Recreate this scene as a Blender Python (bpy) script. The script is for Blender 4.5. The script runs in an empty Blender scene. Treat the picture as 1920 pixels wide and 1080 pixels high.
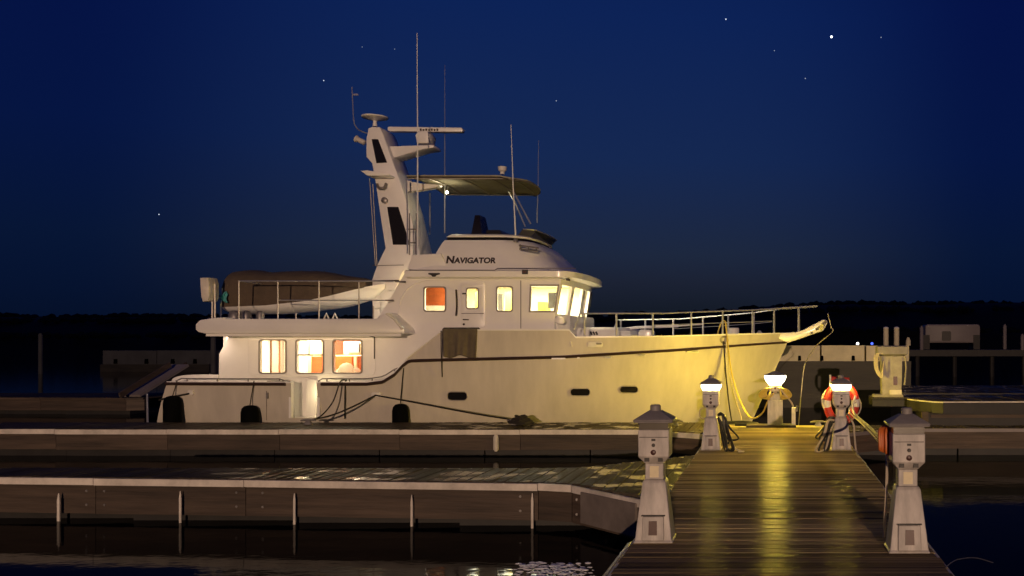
import bpy, bmesh, math, random
from mathutils import Vector, Matrix, noise
R = random.Random(7)
S = bpy.context.scene
COL = S.collection
PI = math.pi
rad = math.radians

# ------------------------------------------------------------------ camera, sky, light, exposure
F = 1700.0            # focal length in pixels of the 1920 px wide photograph
VX, VY, CH = 1450.0, 650.0, 2.0
cam = bpy.data.cameras.new('camera')
cam.sensor_width = 36.0
cam.lens = 36.0 * F / 1920.0
cam.shift_x = (960 - VX) / 1920.0
cam.shift_y = (VY - 540) / 1920.0
cam.clip_start, cam.clip_end = 0.1, 6000
camo = bpy.data.objects.new('camera', cam)
camo.location = (0, 0, CH)
camo.rotation_euler = (rad(90), 0, 0)
COL.objects.link(camo)
S.camera = camo

world = bpy.data.worlds.new('World')
S.world = world
world.use_nodes = True
nt = world.node_tree
nt.nodes.clear()
wo = nt.nodes.new('ShaderNodeOutputWorld')
bg = nt.nodes.new('ShaderNodeBackground')
tc = nt.nodes.new('ShaderNodeTexCoord')
sp = nt.nodes.new('ShaderNodeSeparateXYZ')
nt.links.new(tc.outputs['Generated'], sp.inputs[0])


def sky_ramp(stops):
    cr = nt.nodes.new('ShaderNodeValToRGB')
    nt.links.new(sp.outputs['Z'], cr.inputs[0])
    e = cr.color_ramp.elements
    e[0].position, e[0].color = stops[0][0], (*stops[0][1], 1)
    e[1].position, e[1].color = stops[-1][0], (*stops[-1][1], 1)
    for p, c in stops[1:-1]:
        e.new(p).color = (*c, 1)
    return cr


# sky paler mid-view, darker blue to the sides: mostly lens vignette in its colour
r_mid = sky_ramp([(0.0, (0.0060, 0.0085, 0.0130)), (0.04, (0.0075, 0.0110, 0.0200)), (0.07, (0.0115, 0.0160, 0.0330)), (0.10, (0.0125, 0.0210, 0.0480)), (0.20, (0.0075, 0.0210, 0.0820)),
                  (0.34, (0.0040, 0.0165, 0.0930)), (0.50, (0.0020, 0.0090, 0.0750)), (1.0, (0.0006, 0.0025, 0.0280))])
r_far = sky_ramp([(0.0, (0.0015, 0.0045, 0.0160)), (0.05, (0.0018, 0.0062, 0.0270)), (0.10, (0.0022, 0.0078, 0.0350)), (0.20, (0.0017, 0.0075, 0.0530)),
                  (0.34, (0.0014, 0.0062, 0.0600)), (0.50, (0.0010, 0.0045, 0.0520)), (1.0, (0.0006, 0.0025, 0.0280))])
cxy = nt.nodes.new('ShaderNodeVectorMath'); cxy.operation = 'MULTIPLY'; cxy.inputs[1].default_value = (1, 1, 0)
nrm = nt.nodes.new('ShaderNodeVectorMath'); nrm.operation = 'NORMALIZE'
dot = nt.nodes.new('ShaderNodeVectorMath'); dot.operation = 'DOT_PRODUCT'; dot.inputs[1].default_value = (-math.sin(rad(12)), math.cos(rad(12)), 0)
mr = nt.nodes.new('ShaderNodeMapRange'); mr.interpolation_type = 'SMOOTHSTEP'
mr.inputs[1].default_value, mr.inputs[2].default_value = math.cos(rad(26)), 1.0
mxs = nt.nodes.new('ShaderNodeMix'); mxs.data_type = 'RGBA'
nt.links.new(tc.outputs['Generated'], cxy.inputs[0]); nt.links.new(cxy.outputs[0], nrm.inputs[0]); nt.links.new(nrm.outputs[0], dot.inputs[0])
nt.links.new(dot.outputs['Value'], mr.inputs[0]); nt.links.new(mr.outputs[0], mxs.inputs[0])
nt.links.new(r_far.outputs[0], mxs.inputs[6]); nt.links.new(r_mid.outputs[0], mxs.inputs[7])
nt.links.new(mxs.outputs[2], bg.inputs['Color'])
nt.links.new(bg.outputs[0], wo.inputs[0])
bg.inputs['Strength'].default_value = 1.0

# the marina's flood lamp on the shore, behind the photographer
fl = bpy.data.lights.new('shore_floodlight', 'POINT')
fl.energy = 198000
fl.color = (1.0, 0.67, 0.45)
fl.shadow_soft_size = 0.25
flo = bpy.data.objects.new('shore_floodlight', fl)
flo.location = (9.0, -90.0, 9.5)
COL.objects.link(flo)

S.view_settings.view_transform = 'Standard'
S.view_settings.look = 'None'
S.view_settings.exposure = 0.0
S.view_settings.gamma = 1.0
S.view_settings.use_curve_mapping = False
S.render.engine = 'CYCLES'
S.cycles.use_denoising = True
S.cycles.max_bounces = 8
S.cycles.sample_clamp_indirect = 6.0
S.cycles.caustics_reflective = False
S.cycles.caustics_refractive = False


# ------------------------------------------------------------------ helpers
def X(px, Y): return (px - VX) * Y / F
def Z(py, Y): return CH - (py - VY) * Y / F
def P(px, py, Y): return Vector((X(px, Y), Y, Z(py, Y)))


def mat(name, col, rough=0.5, metal=0.0, var=0.0, vscale=3.0, bump=0.0, bscale=40.0, spec=0.5, coat=0.0, stretch=None, rand=0.0, roughvar=0.0, ior=1.5, wet=0.0):
    m = bpy.data.materials.new(name)
    m.use_nodes = True
    n, l = m.node_tree.nodes, m.node_tree.links
    b = n['Principled BSDF']
    b.inputs['Base Color'].default_value = (*col, 1)
    b.inputs['Roughness'].default_value = rough
    b.inputs['Metallic'].default_value = metal
    b.inputs['Specular IOR Level'].default_value = spec
    b.inputs['Coat Weight'].default_value = coat
    b.inputs['Coat Roughness'].default_value = 0.12
    b.inputs['IOR'].default_value = ior
    t = n.new('ShaderNodeTexCoord')
    vec = t.outputs['Object']
    if stretch or rand:
        mp = n.new('ShaderNodeMapping')
        mp.inputs['Scale'].default_value = stretch or (1, 1, 1)
        l.new(vec, mp.inputs['Vector'])
        if rand:
            oi = n.new('ShaderNodeObjectInfo')
            ml = n.new('ShaderNodeMath'); ml.operation = 'MULTIPLY'; ml.inputs[1].default_value = 57.0
            l.new(oi.outputs['Random'], ml.inputs[0])
            l.new(ml.outputs[0], mp.inputs['Location'])
        vec = mp.outputs[0]
    base = None
    if var:
        no = n.new('ShaderNodeTexNoise')
        no.inputs['Scale'].default_value = vscale
        no.inputs['Detail'].default_value = 6
        no.inputs['Roughness'].default_value = 0.65
        l.new(vec, no.inputs['Vector'])
        ra = n.new('ShaderNodeMapRange')
        ra.inputs[1].default_value, ra.inputs[2].default_value = 0.25, 0.75
        ra.inputs[3].default_value, ra.inputs[4].default_value = 1 - var, 1 + var * 0.5
        l.new(no.outputs['Fac'], ra.inputs[0])
        mx = n.new('ShaderNodeMix'); mx.data_type = 'RGBA'; mx.blend_type = 'MULTIPLY'
        mx.inputs[0].default_value = 1.0
        mx.inputs[6].default_value = (*col, 1)
        l.new(ra.outputs[0], mx.inputs[7])
        base = mx.outputs[2]
        if roughvar:
            rr = n.new('ShaderNodeMapRange')
            rr.inputs[1].default_value, rr.inputs[2].default_value = 0.3, 0.7
            rr.inputs[3].default_value, rr.inputs[4].default_value = rough - roughvar, rough + roughvar
            l.new(no.outputs['Fac'], rr.inputs[0])
            l.new(rr.outputs[0], b.inputs['Roughness'])
    if rand:
        oi2 = n.new('ShaderNodeObjectInfo')
        r2 = n.new('ShaderNodeMapRange')
        r2.inputs[3].default_value, r2.inputs[4].default_value = 1 - rand, 1 + rand
        l.new(oi2.outputs['Random'], r2.inputs[0])
        m2 = n.new('ShaderNodeMix'); m2.data_type = 'RGBA'; m2.blend_type = 'MULTIPLY'
        m2.inputs[0].default_value = 1.0
        if base: l.new(base, m2.inputs[6])
        else: m2.inputs[6].default_value = (*col, 1)
        l.new(r2.outputs[0], m2.inputs[7])
        base = m2.outputs[2]
    if base: l.new(base, b.inputs['Base Color'])
    if wet:
        # puddles: a clear coat where rain water still lies
        wn = n.new('ShaderNodeTexNoise'); wn.inputs['Scale'].default_value = 2.3; wn.inputs['Detail'].default_value = 3
        ge = n.new('ShaderNodeNewGeometry')
        l.new(ge.outputs['Position'], wn.inputs['Vector'])
        wr = n.new('ShaderNodeMapRange'); wr.inputs[1].default_value, wr.inputs[2].default_value = 0.52, 0.60
        wr.inputs[3].default_value, wr.inputs[4].default_value = 0.0, wet
        sx_ = n.new('ShaderNodeSeparateXYZ'); l.new(ge.outputs['Position'], sx_.inputs[0])
        wx = n.new('ShaderNodeMapRange'); wx.inputs[1].default_value, wx.inputs[2].default_value = -7.0, -5.2
        l.new(sx_.outputs['X'], wx.inputs[0])
        wm = n.new('ShaderNodeMath'); wm.operation = 'MULTIPLY'
        l.new(wn.outputs['Fac'], wr.inputs[0]); l.new(wr.outputs[0], wm.inputs[0]); l.new(wx.outputs[0], wm.inputs[1]); l.new(wm.outputs[0], b.inputs['Coat Weight'])
        b.inputs['Coat Roughness'].default_value = 0.10
    if bump:
        nb = n.new('ShaderNodeTexNoise')
        nb.inputs['Scale'].default_value = bscale
        nb.inputs['Detail'].default_value = 4
        l.new(vec, nb.inputs['Vector'])
        bp = n.new('ShaderNodeBump')
        bp.inputs['Strength'].default_value = bump
        bp.inputs['Distance'].default_value = 0.02
        l.new(nb.outputs['Fac'], bp.inputs['Height'])
        l.new(bp.outputs[0], b.inputs['Normal'])
    return m


def emit(name, col, strength):
    m = bpy.data.materials.new(name)
    m.use_nodes = True
    n = m.node_tree.nodes
    b = n['Principled BSDF']
    b.inputs['Base Color'].default_value = (*[min(1, c) for c in col], 1)
    b.inputs['Emission Color'].default_value = (*col, 1)
    b.inputs['Emission Strength'].default_value = strength
    return m


def glass(name, tint=(0.92, 0.95, 0.95), refl=0.10):
    m = bpy.data.materials.new(name)
    m.use_nodes = True
    n, l = m.node_tree.nodes, m.node_tree.links
    n.clear()
    o = n.new('ShaderNodeOutputMaterial')
    t = n.new('ShaderNodeBsdfTransparent'); t.inputs[0].default_value = (*tint, 1)
    g = n.new('ShaderNodeBsdfGlossy'); g.inputs['Roughness'].default_value = 0.03
    x = n.new('ShaderNodeMixShader')
    lw = n.new('ShaderNodeLayerWeight'); lw.inputs[0].default_value = 0.35
    ml = n.new('ShaderNodeMath'); ml.operation = 'MULTIPLY_ADD'; ml.inputs[1].default_value = 0.5; ml.inputs[2].default_value = refl * 0.4
    l.new(lw.outputs['Fresnel'], ml.inputs[0]); l.new(ml.outputs[0], x.inputs[0])
    l.new(t.outputs[0], x.inputs[1]); l.new(g.outputs[0], x.inputs[2]); l.new(x.outputs[0], o.inputs[0])
    return m


def glow_lens(name, col, k):
    """a frosted lens: it glows and lets the bulb inside shine through"""
    m = bpy.data.materials.new(name); m.use_nodes = True
    n, l = m.node_tree.nodes, m.node_tree.links
    n.clear()
    o = n.new('ShaderNodeOutputMaterial'); t = n.new('ShaderNodeBsdfTransparent'); e = n.new('ShaderNodeEmission'); a = n.new('ShaderNodeAddShader')
    e.inputs[0].default_value = (*col, 1); e.inputs[1].default_value = k
    l.new(t.outputs[0], a.inputs[0]); l.new(e.outputs[0], a.inputs[1]); l.new(a.outputs[0], o.inputs[0])
    return m


def cloth_lit(name, col):
    m = bpy.data.materials.new(name); m.use_nodes = True
    n, l = m.node_tree.nodes, m.node_tree.links
    n.clear()
    o = n.new('ShaderNodeOutputMaterial'); d = n.new('ShaderNodeBsdfDiffuse'); t = n.new('ShaderNodeBsdfTranslucent'); x = n.new('ShaderNodeMixShader')
    no = n.new('ShaderNodeTexNoise'); no.inputs['Scale'].default_value = 6
    mx = n.new('ShaderNodeMix'); mx.data_type = 'RGBA'; mx.inputs[6].default_value = (*col, 1); mx.inputs[7].default_value = (*[c * 0.85 for c in col], 1)
    l.new(no.outputs['Fac'], mx.inputs[0])
    for q in (d, t): l.new(mx.outputs[2], q.inputs[0])
    x.inputs[0].default_value = 0.75
    l.new(d.outputs[0], x.inputs[1]); l.new(t.outputs[0], x.inputs[2]); l.new(x.outputs[0], o.inputs[0])
    return m


M = dict(
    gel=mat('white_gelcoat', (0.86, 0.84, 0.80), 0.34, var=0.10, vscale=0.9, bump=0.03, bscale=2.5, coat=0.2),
    hullgel=mat('hull_gelcoat', (0.585, 0.535, 0.455), 0.40, var=0.18, vscale=2.2, bump=0.04, bscale=1.2, stretch=(1.3, 1.3, 0.30), spec=0.4),  # darker than the upper works: dirt, plus weaker light put into the colour
    plastic=mat('white_pedestal_plastic', (0.54, 0.50, 0.46), 0.5, var=0.45, vscale=5, bump=0.06, bscale=60, stretch=(2.2, 2.2, 0.6)),
    cap=mat('grey_cap_plastic', (0.24, 0.22, 0.21), 0.5, var=0.3, vscale=8, bump=0.08, bscale=60),
    label=mat('cream_label', (0.80, 0.70, 0.45), 0.5, var=0.15, vscale=14),
    dark=mat('dark_recess', (0.018, 0.014, 0.012), 0.5, var=0.3, vscale=20),
    redbrown=mat('dark_red_socket', (0.07, 0.02, 0.015), 0.4, var=0.3, vscale=30),
    rubber=mat('black_rubber', (0.002, 0.002, 0.002), 0.8, var=0.3, vscale=9, spec=0.05),
    rub=mat('dark_teak_rub_rail', (0.045, 0.026, 0.018), 0.4, var=0.4, vscale=6, stretch=(1, 6, 6)),
    steel=mat('stainless_steel', (0.78, 0.78, 0.78), 0.28, metal=0.75, var=0.12, vscale=20),
    satin=mat('satin_steel_tube', (0.42, 0.38, 0.34), 0.45, metal=0.3, var=0.2, vscale=20),
    whitepaint=mat('white_painted_tube', (0.8, 0.8, 0.8), 0.4, var=0.1, vscale=8),
    olive=mat('olive_canvas', (0.34, 0.31, 0.22), 0.85, var=0.35, vscale=3, bump=0.3, bscale=25),
    brown=mat('brown_canvas', (0.105, 0.076, 0.050), 0.9, var=0.3, vscale=4, bump=0.4, bscale=12),
    cloth=mat('taupe_cloth', (0.13, 0.105, 0.07), 0.95, var=0.3, vscale=6, bump=0.3, bscale=80),
    panel=mat('black_smoked_panel', (0.010, 0.008, 0.008), 0.25, var=0.3, vscale=3),
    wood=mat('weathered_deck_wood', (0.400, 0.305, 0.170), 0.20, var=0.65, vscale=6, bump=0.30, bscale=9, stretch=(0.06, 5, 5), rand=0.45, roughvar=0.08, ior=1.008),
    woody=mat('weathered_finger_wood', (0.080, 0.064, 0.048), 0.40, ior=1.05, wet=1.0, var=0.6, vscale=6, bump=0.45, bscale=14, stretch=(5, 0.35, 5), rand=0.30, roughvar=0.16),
    fascia=mat('dark_dock_timber', (0.080, 0.056, 0.040), 0.7, var=0.7, vscale=2.5, bump=0.5, bscale=9, stretch=(0.3, 0.3, 4), rand=0.28),
    strip=mat('pale_vinyl_bumper', (0.72, 0.66, 0.58), 0.5, var=0.4, vscale=3, bump=0.1, bscale=20),
    flt=mat('black_dock_float', (0.02, 0.018, 0.016), 0.6, var=0.5, vscale=3),
    iron=mat('galvanised_iron', (0.28, 0.26, 0.25), 0.45, metal=0.6, var=0.4, vscale=12),
    rope_d=mat('dark_mooring_rope', (0.022, 0.018, 0.015), 0.9, bump=0.6, bscale=120),
    rope_w=mat('pale_rope', (0.58, 0.50, 0.38), 0.85, bump=0.5, bscale=120),
    hose_y=mat('yellow_power_cord', (0.62, 0.47, 0.10), 0.5, var=0.15, vscale=10),
    hose_o=mat('orange_cord', (0.62, 0.16, 0.03), 0.5, var=0.2, vscale=10),
    hose_k=mat('black_hose', (0.02, 0.02, 0.02), 0.45, var=0.3, vscale=10),
    red=mat('red_vinyl', (0.60, 0.045, 0.03), 0.5, var=0.2, vscale=8),
    ringw=mat('white_vinyl', (0.75, 0.72, 0.66), 0.5, var=0.15, vscale=8),
    teal=mat('teal_cloth', (0.10, 0.42, 0.42), 0.8, var=0.3, vscale=8),
    orange=mat('varnished_cherry_wood', (0.40, 0.090, 0.020), 0.35, var=0.25, vscale=3, stretch=(1, 1, 6)),
    cream=mat('cream_interior_lining', (0.78, 0.70, 0.50), 0.6, var=0.08, vscale=3),
    yellowin=mat('yellow_cabinet_door', (0.78, 0.62, 0.12), 0.5, var=0.1, vscale=3),
    curtain=cloth_lit('white_curtain', (0.85, 0.82, 0.74)),
    drape=mat('brown_drape', (0.30, 0.13, 0.05), 0.9, var=0.2, vscale=10),
    greyin=mat('grey_screen', (0.16, 0.15, 0.15), 0.3, var=0.1, vscale=5),
    pane=glass('window_glass'),
    darkglass=mat('dark_port_glass', (0.01, 0.01, 0.012), 0.12),
    letter=mat('black_letter_vinyl', (0.035, 0.025, 0.02), 0.5),
    wetwood=mat('dark_wet_timber', (0.032, 0.027, 0.018), 0.6, var=0.6, vscale=1.2, bump=0.4, bscale=5, stretch=(0.4, 0.4, 3)),
    dimplastic=mat('dimmed_cabinet_plastic', (0.33, 0.30, 0.27), 0.5, var=0.4, vscale=5),  # pedestal plastic darkened, dimmer light put into its colour
    dimconc=mat('dimmed_far_concrete', (0.065, 0.066, 0.07), 0.8, var=0.4, vscale=0.7, bump=0.15, bscale=6),  # concrete darkened: the weak light far off put into its colour
    concrete=mat('lamplit_concrete', (0.78, 0.70, 0.46), 0.75, var=0.35, vscale=0.9, bump=0.15, bscale=6),  # paled and yellowed, lamplight put into the colour
    tank=mat('grey_tank_paint', (0.22, 0.19, 0.185), 0.5, var=0.2, vscale=0.8),
    forest=mat('dark_forest_foliage', (0.016, 0.022, 0.010), 0.95, var=0.5, vscale=0.3),
    land=mat('dark_shore_ground', (0.02, 0.022, 0.014), 0.95, var=0.4, vscale=0.02),
    glints=mat('white_glint', (0.9, 0.9, 0.9), 0.25, var=0.1, vscale=20, bump=0.4, bscale=30),  # white flecks standing for glints on the water
    lens=glow_lens('lit_lamp_lens', (1.0, 0.90, 0.62), 4.0),
    lens_mid=glow_lens('bright_lamp_lens', (1.0, 0.90, 0.58), 6.0),
    lens_off=mat('unlit_lamp_lens', (0.10, 0.085, 0.06), 0.25, var=0.2, vscale=10),
    deckled=emit('deck_light_lens', (1.0, 0.80, 0.50), 4),
    canopyfill=emit('canopy_fill_glow', (1.0, 0.86, 0.55), 230),  # glow of the added light under the canopy
    blue=emit('blue_lamp', (0.06, 0.12, 1.0), 2.2),
    white_lamp=emit('small_white_lamp', (1.0, 0.93, 0.8), 6),
)


def origin(o):
    v = Vector((0, 0, 0))
    while o is not None:
        v += o.location
        o = o.parent
    return v


class MB:
    def __init__(s): s.v, s.f = [], []

    def add(s, vs, fs):
        k = len(s.v)
        s.v += [Vector(v) for v in vs]
        s.f += [tuple(k + i for i in f) for f in fs]
        return s

    def box(s, x0, x1, y0, y1, z0, z1):
        x0, x1 = sorted((x0, x1)); y0, y1 = sorted((y0, y1)); z0, z1 = sorted((z0, z1))
        return s.add([(x0, y0, z0), (x1, y0, z0), (x1, y1, z0), (x0, y1, z0), (x0, y0, z1), (x1, y0, z1), (x1, y1, z1), (x0, y1, z1)],
                     [(0, 3, 2, 1), (4, 5, 6, 7), (0, 1, 5, 4), (1, 2, 6, 5), (2, 3, 7, 6), (3, 0, 4, 7)])

    def obox(s, c, d, size):
        """box round centre c, its x axis along d"""
        d = Vector(d).normalized()
        up = Vector((0, 0, 1)) if abs(d.z) < 0.9 else Vector((0, 1, 0))
        n = up.cross(d).normalized(); u = d.cross(n)
        a, b, e = (q / 2 for q in size)
        vs = [Vector(c) + d * i * a + n * j * b + u * k * e for k in (-1, 1) for (i, j) in ((-1, -1), (1, -1), (1, 1), (-1, 1))]
        return s.add(vs, [(0, 3, 2, 1), (4, 5, 6, 7), (0, 1, 5, 4), (1, 2, 6, 5), (2, 3, 7, 6), (3, 0, 4, 7)])

    def loft(s, rings, cap=True, closed=True):
        n = len(rings[0])
        vs = [v for r in rings for v in r]
        fs = []
        for i in range(len(rings) - 1):
            for j in range(n if closed else n - 1):
                a, b = i * n + j, i * n + (j + 1) % n
                fs.append((a, b, b + n, a + n))
        if cap:
            fs.append(tuple(reversed(range(n))))
            fs.append(tuple(range((len(rings) - 1) * n, len(rings) * n)))
        return s.add(vs, fs)

    def tube(s, pts, r, n=6, closed=False):
        pts = [Vector(p) for p in pts]
        rings = []
        N = len(pts)
        nrm = None
        for i, p in enumerate(pts):
            a = pts[(i - 1) % N] if (closed or i > 0) else p
            b = pts[(i + 1) % N] if (closed or i < N - 1) else p
            t = (b - a).normalized()
            if nrm is None:
                nrm = t.orthogonal().normalized()
            nrm = (nrm - t * nrm.dot(t)).normalized()
            bn = t.cross(nrm)
            rr = r[i] if isinstance(r, (list, tuple)) else r
            rings.append([p + (nrm * math.cos(2 * PI * k / n) + bn * math.sin(2 * PI * k / n)) * rr for k in range(n)])
        if closed:
            rings.append(rings[0])
            return s.loft(rings, cap=False)
        return s.loft(rings)

    def revolve(s, c, prof, n=16, sx=1.0, sy=1.0):
        c = Vector(c)
        return s.loft([[c + Vector((math.cos(2 * PI * k / n) * r * sx, math.sin(2 * PI * k / n) * r * sy, z)) for k in range(n)] for r, z in prof])

    def frustum(s, rects):
        """stacked rectangles (x0,x1,y0,y1,z)"""
        return s.loft([[(a, c, z), (b, c, z), (b, d, z), (a, d, z)] for a, b, c, d, z in rects])

    def prism(s, outline, y0, y1, holes=(), bevel=0.0):
        """outline and holes in (x, z); runs from y0 to y1"""
        cu = bpy.data.curves.new('t', 'CURVE')
        cu.dimensions = '2D'; cu.fill_mode = 'BOTH'
        d = abs(y1 - y0)
        cu.extrude = d / 2 - bevel
        cu.bevel_depth = bevel; cu.bevel_resolution = 1
        cu.offset = -bevel
        for poly in (outline, *holes):
            spn = cu.splines.new('POLY')
            spn.points.add(len(poly) - 1)
            for q, (a, b) in zip(spn.points, poly): q.co = (a, b, 0, 1)
            spn.use_cyclic_u = True
        ob = bpy.data.objects.new('t', cu)
        me = bpy.data.meshes.new_from_object(ob)
        ym = (y0 + y1) / 2
        s.add([(v.co.x, ym - v.co.z, v.co.y) for v in me.vertices], [tuple(p.vertices) for p in me.polygons])
        bpy.data.objects.remove(ob); bpy.data.curves.remove(cu); bpy.data.meshes.remove(me)
        return s

    def xf(s, mtx, start=0):
        for i in range(start, len(s.v)): s.v[i] = mtx @ s.v[i]
        return s

    def build(s, name, m, parent=None, smooth=35, fixn=True):
        o0 = origin(parent)
        me = bpy.data.meshes.new(name)
        me.from_pydata([v - o0 for v in s.v], [], s.f)
        bm = bmesh.new(); bm.from_mesh(me)
        bmesh.ops.remove_doubles(bm, verts=bm.verts, dist=1e-5)
        if fixn: bmesh.ops.recalc_face_normals(bm, faces=bm.faces)
        bm.to_mesh(me); bm.free()
        if smooth:
            for p in me.polygons: p.use_smooth = True
            me.set_sharp_from_angle(angle=rad(smooth))
        me.materials.append(M[m] if isinstance(m, str) else m)
        ob = bpy.data.objects.new(name, me)
        ob.parent = parent
        COL.objects.link(ob)
        return ob


def tag(o, label=None, cat=None, group=None, kind=None):
    if label: o['label'] = label
    if cat: o['category'] = cat
    if group: o['group'] = group
    if kind: o['kind'] = kind
    return o


def thing(name, label, cat, loc=(0, 0, 0), group=None):
    o = bpy.data.objects.new(name, None)
    o.location = loc
    o.empty_display_size = 0.2
    COL.objects.link(o)
    return tag(o, label, cat, group)


def copy_tree(o, parent=None):
    c = o.copy()
    COL.objects.link(c)
    c.parent = parent
    for ch in list(o.children): copy_tree(ch, c)
    return c


def rrect(x0, x1, z0, z1, r, n=4):
    x0, x1 = sorted((x0, x1)); z0, z1 = sorted((z0, z1))
    out = []
    for cx, cz, a0 in ((x1 - r, z1 - r, 0), (x0 + r, z1 - r, 90), (x0 + r, z0 + r, 180), (x1 - r, z0 + r, 270)):
        for k in range(n + 1):
            a = rad(a0 + 90 * k / n)
            out.append((cx + r * math.cos(a), cz + r * math.sin(a)))
    return out


def pxrect(x0, y0, x1, y1, Y, r=0.05): return rrect(X(x0, Y), X(x1, Y), Z(y0, Y), Z(y1, Y), r)
def pxpoly(pts, Y): return [(X(a, Y), Z(b, Y)) for a, b in pts]


def smoothpts(pts, n=6):
    """Catmull-Rom through pts"""
    pts = [Vector(p) for p in pts]
    out = []
    for i in range(len(pts) - 1):
        p0, p1, p2, p3 = pts[max(i - 1, 0)], pts[i], pts[i + 1], pts[min(i + 2, len(pts) - 1)]
        for k in range(n):
            t = k / n
            out.append(0.5 * ((2 * p1) + (p2 - p0) * t + (2 * p0 - 5 * p1 + 4 * p2 - p3) * t * t + (3 * p1 - p0 - 3 * p2 + p3) * t ** 3))
    return out + [pts[-1]]


def lerp(a, b, t): return a + (b - a) * t
def interp(tab, x):
    if x <= tab[0][0]: return tab[0][1]
    for (a, b), (c, d) in zip(tab, tab[1:]):
        if x <= c: return b + (d - b) * (x - a) / max(c - a, 1e-9)
    return tab[-1][1]


def area(name, loc, size, power, col, rot=(0, 0, 0), parent=None, shape='RECTANGLE'):
    li = bpy.data.lights.new(name, 'AREA')
    li.shape = shape
    li.size = size[0]
    if shape == 'RECTANGLE': li.size_y = size[1]
    li.energy = power; li.color = col
    o = bpy.data.objects.new(name, li)
    o.parent = parent
    o.location = Vector(loc) - origin(parent)
    o.rotation_euler = rot
    COL.objects.link(o)
    return o


# ------------------------------------------------------------------ water, far shore
def water_mat():
    m = mat('dark_harbour_water', (0.005, 0.006, 0.006), 0.05, spec=0.3)
    n, l = m.node_tree.nodes, m.node_tree.links
    b = n['Principled BSDF']
    b.inputs['IOR'].default_value = 1.08
    t = n.new('ShaderNodeTexCoord')
    hs = []
    for sc, stx, sty, w in ((1.3, 0.5, 1.3, 1.0), (5.0, 0.8, 1.4, 0.35), (17.0, 0.7, 1.2, 0.10)):
        mp = n.new('ShaderNodeMapping'); mp.inputs['Scale'].default_value = (stx, sty, 1)
        no = n.new('ShaderNodeTexNoise'); no.inputs['Scale'].default_value = sc; no.inputs['Detail'].default_value = 2
        l.new(t.outputs['Object'], mp.inputs[0]); l.new(mp.outputs[0], no.inputs['Vector'])
        ml = n.new('ShaderNodeMath'); ml.operation = 'MULTIPLY'; ml.inputs[1].default_value = w
        l.new(no.outputs['Fac'], ml.inputs[0]); hs.append(ml)
    a1 = n.new('ShaderNodeMath'); l.new(hs[0].outputs[0], a1.inputs[0]); l.new(hs[1].outputs[0], a1.inputs[1])
    a2 = n.new('ShaderNodeMath'); l.new(a1.outputs[0], a2.inputs[0]); l.new(hs[2].outputs[0], a2.inputs[1])
    bp = n.new('ShaderNodeBump'); bp.inputs['Strength'].default_value = 0.04; bp.inputs['Distance'].default_value = 0.10
    l.new(a2.outputs[0], bp.inputs['Height']); l.new(bp.outputs[0], b.inputs['Normal'])
    return m


w = MB().add([(-2500, -300, 0), (2500, -300, 0), (2500, 4000, 0), (-2500, 4000, 0)], [(0, 1, 2, 3)]).build('water', water_mat(), smooth=0)
tag(w, 'dark rippled harbour water between the docks', kind='structure')

# far shore: a low dark ridge and the wood that covers it
xs = [-900 + 20 * i for i in range(91)]
def ridge(x): return interp([(-900, 18.5), (-330, 18.5), (-230, 18), (-120, 17), (-60, 19), (0, 24), (40, 26), (260, 26), (900, 24)], x) + 1.6 * noise.noise(Vector((x * 0.02, 3, 0)))
mb = MB()
rings = []
for dy, fz in ((0, -0.1), (12, 0.35), (45, 0.85), (90, 1.0), (200, 0.7)):
    rings.append([(x, 400 + dy + 14 * noise.noise(Vector((x * 0.01, 0, dy))), ridge(x) * fz - (0.3 if dy == 0 else 0)) for x in xs])
mb.loft(rings, cap=False, closed=False)
tag(mb.build('hills', 'land', smooth=60), 'low dark wooded ridge along the far shore', kind='structure')

ico = bmesh.new()
bmesh.ops.create_icosphere(ico, subdivisions=2, radius=1)
icv = [v.co.copy() for v in ico.verts]; icf = [tuple(v.index for v in f.verts) for f in ico.faces]
ico.free()
mb = MB()
for i in range(2200):
    x = R.uniform(-520, 330)
    dy = R.choice((8, 40, 80)) + R.uniform(-8, 8)
    z = ridge(x) * {0: 0.35, 1: 0.8, 2: 1.0}[0 if dy < 25 else 1 if dy < 60 else 2] * 0.9
    h = R.uniform(1.8, 3.2)
    wd = h * R.uniform(0.5, 0.9)
    o = R.uniform(0, 50)
    vs = []
    for v in icv:
        k = 1 + 0.55 * noise.noise(v * 1.9 + Vector((o, 0, 0))) + 0.3 * noise.noise(v * 5 + Vector((0, o, 0)))
        vs.append((x + v.x * wd * k, 400 + dy + v.y * wd * k, z + h * 0.5 + v.z * h * 0.5 * k))
    mb.add(vs, icf)
tag(mb.build('forest', 'forest', smooth=0, fixn=False), 'black wooded far shore under the night sky', 'forest', kind='stuff')

# ------------------------------------------------------------------ stars
star_m = [emit('star_glow', (0.75, 0.85, 1.0), s) for s in (0.5, 1.0, 6.0)]
stars = [(1559, 69, 3.1, 2, 'brightest blue-white star, high above the life ring'),
         (1361, 36, 2.0, 1, 'white star near the top edge, above the bow rail'),
         (1652, 70, 1.4, 0, 'faint star just right of the brightest star'),
         (1452, 95, 1.3, 0, 'small star left of and below the brightest star'),
         (1510, 147, 1.5, 0, 'faint star lowest of those around the brightest star'),
         (1043, 189, 1.5, 0, 'lone faint star above the sun canopy of the yacht'),
         (607, 151, 1.5, 1, 'small star left of the mast antennas'),
         (679, 88, 1.0, 0, 'very faint star above the mast, left of another'),
         (740, 92, 1.0, 0, 'very faint star just left of the tallest antenna'),
         (298, 402, 1.5, 1, 'lone low star left of the yacht')]
for px, py, r, k, lab in stars:
    p = P(px, py, 2600)
    vs = [p + v * r for v in icv]
    tag(MB().add(vs, icf).build('star', star_m[k]), lab, 'star', 'stars in the night sky')


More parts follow.
